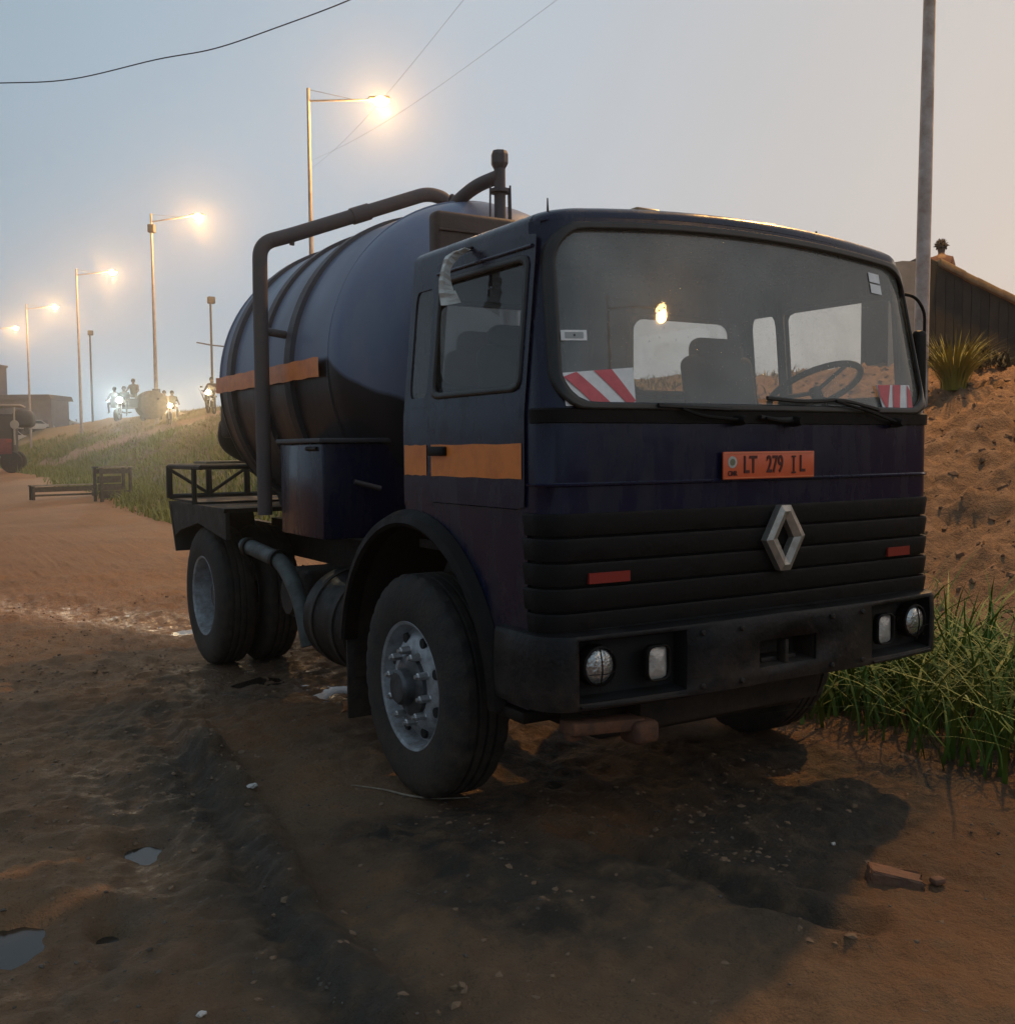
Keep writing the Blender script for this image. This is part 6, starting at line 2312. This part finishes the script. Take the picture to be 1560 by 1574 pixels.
# second vehicle: motorbike with a warm headlight and two riders
q = hit(262, 633, 20); 
q = Vector((dep(259, 605, 50).x, dep(259, 605, 50).y, 0)); q.z = terrain(q.x, q.y)
zt = dep(259, 605, 50).z - 0.92
q.z = max(q.z, zt) if zt - q.z < 0.5 else q.z
mb = motorbike(q, face_cam(q, 0.1), 'motorbike with a warm yellow headlight coming down the bank', HEADY, CARPAINT[2], 'motorbikes with lit headlights')
head_spot(mb, (0, -0.60, 0.92), (1, 0.72, 0.36), 1300)
rzb = face_cam(q, 0.1)
def local(q, rz, x, y, z):
    return Vector((q.x + x * math.cos(rz) - y * math.sin(rz), q.y + x * math.sin(rz) + y * math.cos(rz), q.z + z))
person(local(q, rzb, -0.18, 0.20, 0.06), rzb, 'ride', 'rider holding the handlebar of the yellow lit motorbike', CLOTH[2], CLOTH[0], group='riders on the motorbikes')
person(local(q, rzb, 0.22, 0.60, 0.08), rzb, 'ride', 'passenger behind the rider of the yellow lit motorbike', CLOTH[0], CLOTH[1], group='riders on the motorbikes')
# third: headlight just beside the tank
q3 = Vector((dep(324, 603, 46).x, dep(324, 603, 46).y, 0)); q3.z = max(terrain(q3.x, q3.y), dep(324, 603, 46).z - 0.95)
mb3 = motorbike(q3, face_cam(q3, -0.2), 'motorbike with a small warm headlight showing just beside the tank', HEADY, CARPAINT[3], 'motorbikes with lit headlights')
head_spot(mb3, (0, -0.60, 0.92), (1, 0.72, 0.36), 800)
person(local(q3, face_cam(q3, -0.2), 0, 0.22, 0.02), face_cam(q3, -0.2), 'ride', 'rider of the motorbike beside the tank', CLOTH[3], CLOTH[1], group='riders on the motorbikes')

# first: cargo tricycle with a dazzling white headlight
P_ = dep(191, 616, 49)
q = Vector((P_.x, P_.y, terrain(P_.x, P_.y)))
if P_.z - 0.95 > q.z:
    q.z = P_.z - 0.95
rz = face_cam(q, -0.25)
tri = empty('cargo_tricycle', 'loaded cargo tricycle with a dazzling white headlight on the dirt ramp', 'tricycle', q, rz)
bike_wheel(tri, 0, -0.95, 0.30, 0.06)
for sx in (-0.62, 0.62):
    bike_wheel(tri, sx, 0.95, 0.30, 0.08)
tube('frame', bend_path([(0, -0.75, 0.95), (0, -0.55, 0.42), (0, 0.1, 0.38), (0, 1.2, 0.45)], 0.1), 0.035, BLACK, tri, 6)
for sx in (-0.08, 0.08):
    tube('fork', [(sx, -0.96, 0.30), (sx, -0.74, 1.0)], 0.02, CHROME, tri, 6)
tube('handlebar', bend_path([(-0.40, -0.58, 1.06), (-0.14, -0.72, 1.06), (0.14, -0.72, 1.06), (0.40, -0.58, 1.06)], 0.06), 0.015, BLACK, tri, 6)
bm = bmesh.new(); bm_box(bm, (0, -0.45, 0.86), (0.28, 0.45, 0.22), 0.08, seg=3); from_bm('fuel_tank', bm, CARPAINT[3], tri, 'auto')
bm = bmesh.new(); bm_box(bm, (0, 0.02, 0.84), (0.36, 0.5, 0.10), 0.04, seg=3); from_bm('seat', bm, BLACK, tri, 'auto')
for sx in (-1, 1):
    box('cargo_side', (sx * 0.68, 1.0, 0.86), (0.04, 1.6, 0.42), DKB, tri, 0.01)
for y in (0.2, 1.8):
    box('cargo_end', (0, y, 0.86), (1.36, 0.04, 0.42), DKB, tri, 0.01)
box('cargo_floor', (0, 1.0, 0.66), (1.36, 1.6, 0.04), DKB, tri)
hs = lathe('headlamp', [(0.0, 0.10), (0.08, 0.09), (0.125, 0.02), (0.13, 0.0)], BLACK, tri, 24, (0, -0.86, 0.95), 'y')
lathe('headlamp_lens', [(0.0, -0.03), (0.08, -0.02), (0.125, 0.0)], HEADW, hs, 24, (0, -0.86, 0.95), 'y')
head_spot(tri, (0, -0.93, 0.95), (0.86, 1.0, 0.95), 1500)
# its load: a big drum lashed at the side
dq = local(q, rz, 1.10, 0.55, 0)
dr = empty('oil_drum', 'big round drum carried beside the tricycle', 'drum', (dq.x, dq.y, q.z + 0.10), rz + 0.5)
lathe('shell', [(0.0, -0.50), (0.62, -0.50), (0.66, -0.47), (0.66, -0.16), (0.68, -0.14), (0.66, -0.12), (0.66, 0.12), (0.68, 0.14), (0.66, 0.16), (0.66, 0.47), (0.62, 0.50), (0.0, 0.50)], DRUM, dr, 36, (0, 0, 0.68), 'y')
lathe('bung', [(0.0, -0.53), (0.05, -0.53), (0.055, -0.50)], CHASSIS, dr, 12, (0.2, 0, 0.95), 'y')
person(local(q, rz, 0.0, 0.0, 0.02), rz, 'ride', 'driver of the cargo tricycle behind the white headlight', CLOTH[5], CLOTH[1], group='riders on the tricycle')
person(local(q, rz, 0.25, 0.75, 0.72), rz, 'sit', 'person sitting high on the load of the tricycle', CLOTH[2], CLOTH[0], group='riders on the tricycle')
person(local(q, rz, -0.55, 0.45, 0.32), rz, 'sit', 'person sitting on the left side of the tricycle load', CLOTH[1], CLOTH[4], group='riders on the tricycle')

# small bare bush beside the tank on the bank crest
q = dep(316, 612, 44); zb_ = max(terrain(q.x, q.y), q.z - 0.2)
bu = empty('bare_bush', 'small bare bush on the bank crest beside the tank', 'bush', (q.x, q.y, zb_))
for k in range(9):
    a = k * 0.7; L = 0.35 + 0.06 * (k % 4)
    tube('branch', [(0, 0, 0), (0.25 * L * math.cos(a), 0.25 * L * math.sin(a), L * 0.5), (0.6 * L * math.cos(a + 0.3), 0.6 * L * math.sin(a + 0.3), L * 1.2)], [0.02, 0.014, 0.005], WOOD, bu, 5)

# ---------- evening haze
bm = bmesh.new()
bm_box(bm, (15, 62, 11), (140, 190, 25))
hz_ = from_bm('haze', bm, bpy.data.materials.new('haze_air'), None)
HM = hz_.data.materials[0]
HM.use_nodes = True
HM.node_tree.nodes.clear()
ho = HM.node_tree.nodes.new('ShaderNodeOutputMaterial')
pv = HM.node_tree.nodes.new('ShaderNodeVolumePrincipled')
pv.inputs['Color'].default_value = (0.92, 0.93, 0.95, 1)
pv.inputs['Density'].default_value = 0.0015
pv.inputs['Anisotropy'].default_value = 0.89
HM.node_tree.links.new(pv.outputs[0], ho.inputs['Volume'])
tag(hz_, 'thin evening haze over the yard and road', 'haze', kind='stuff')
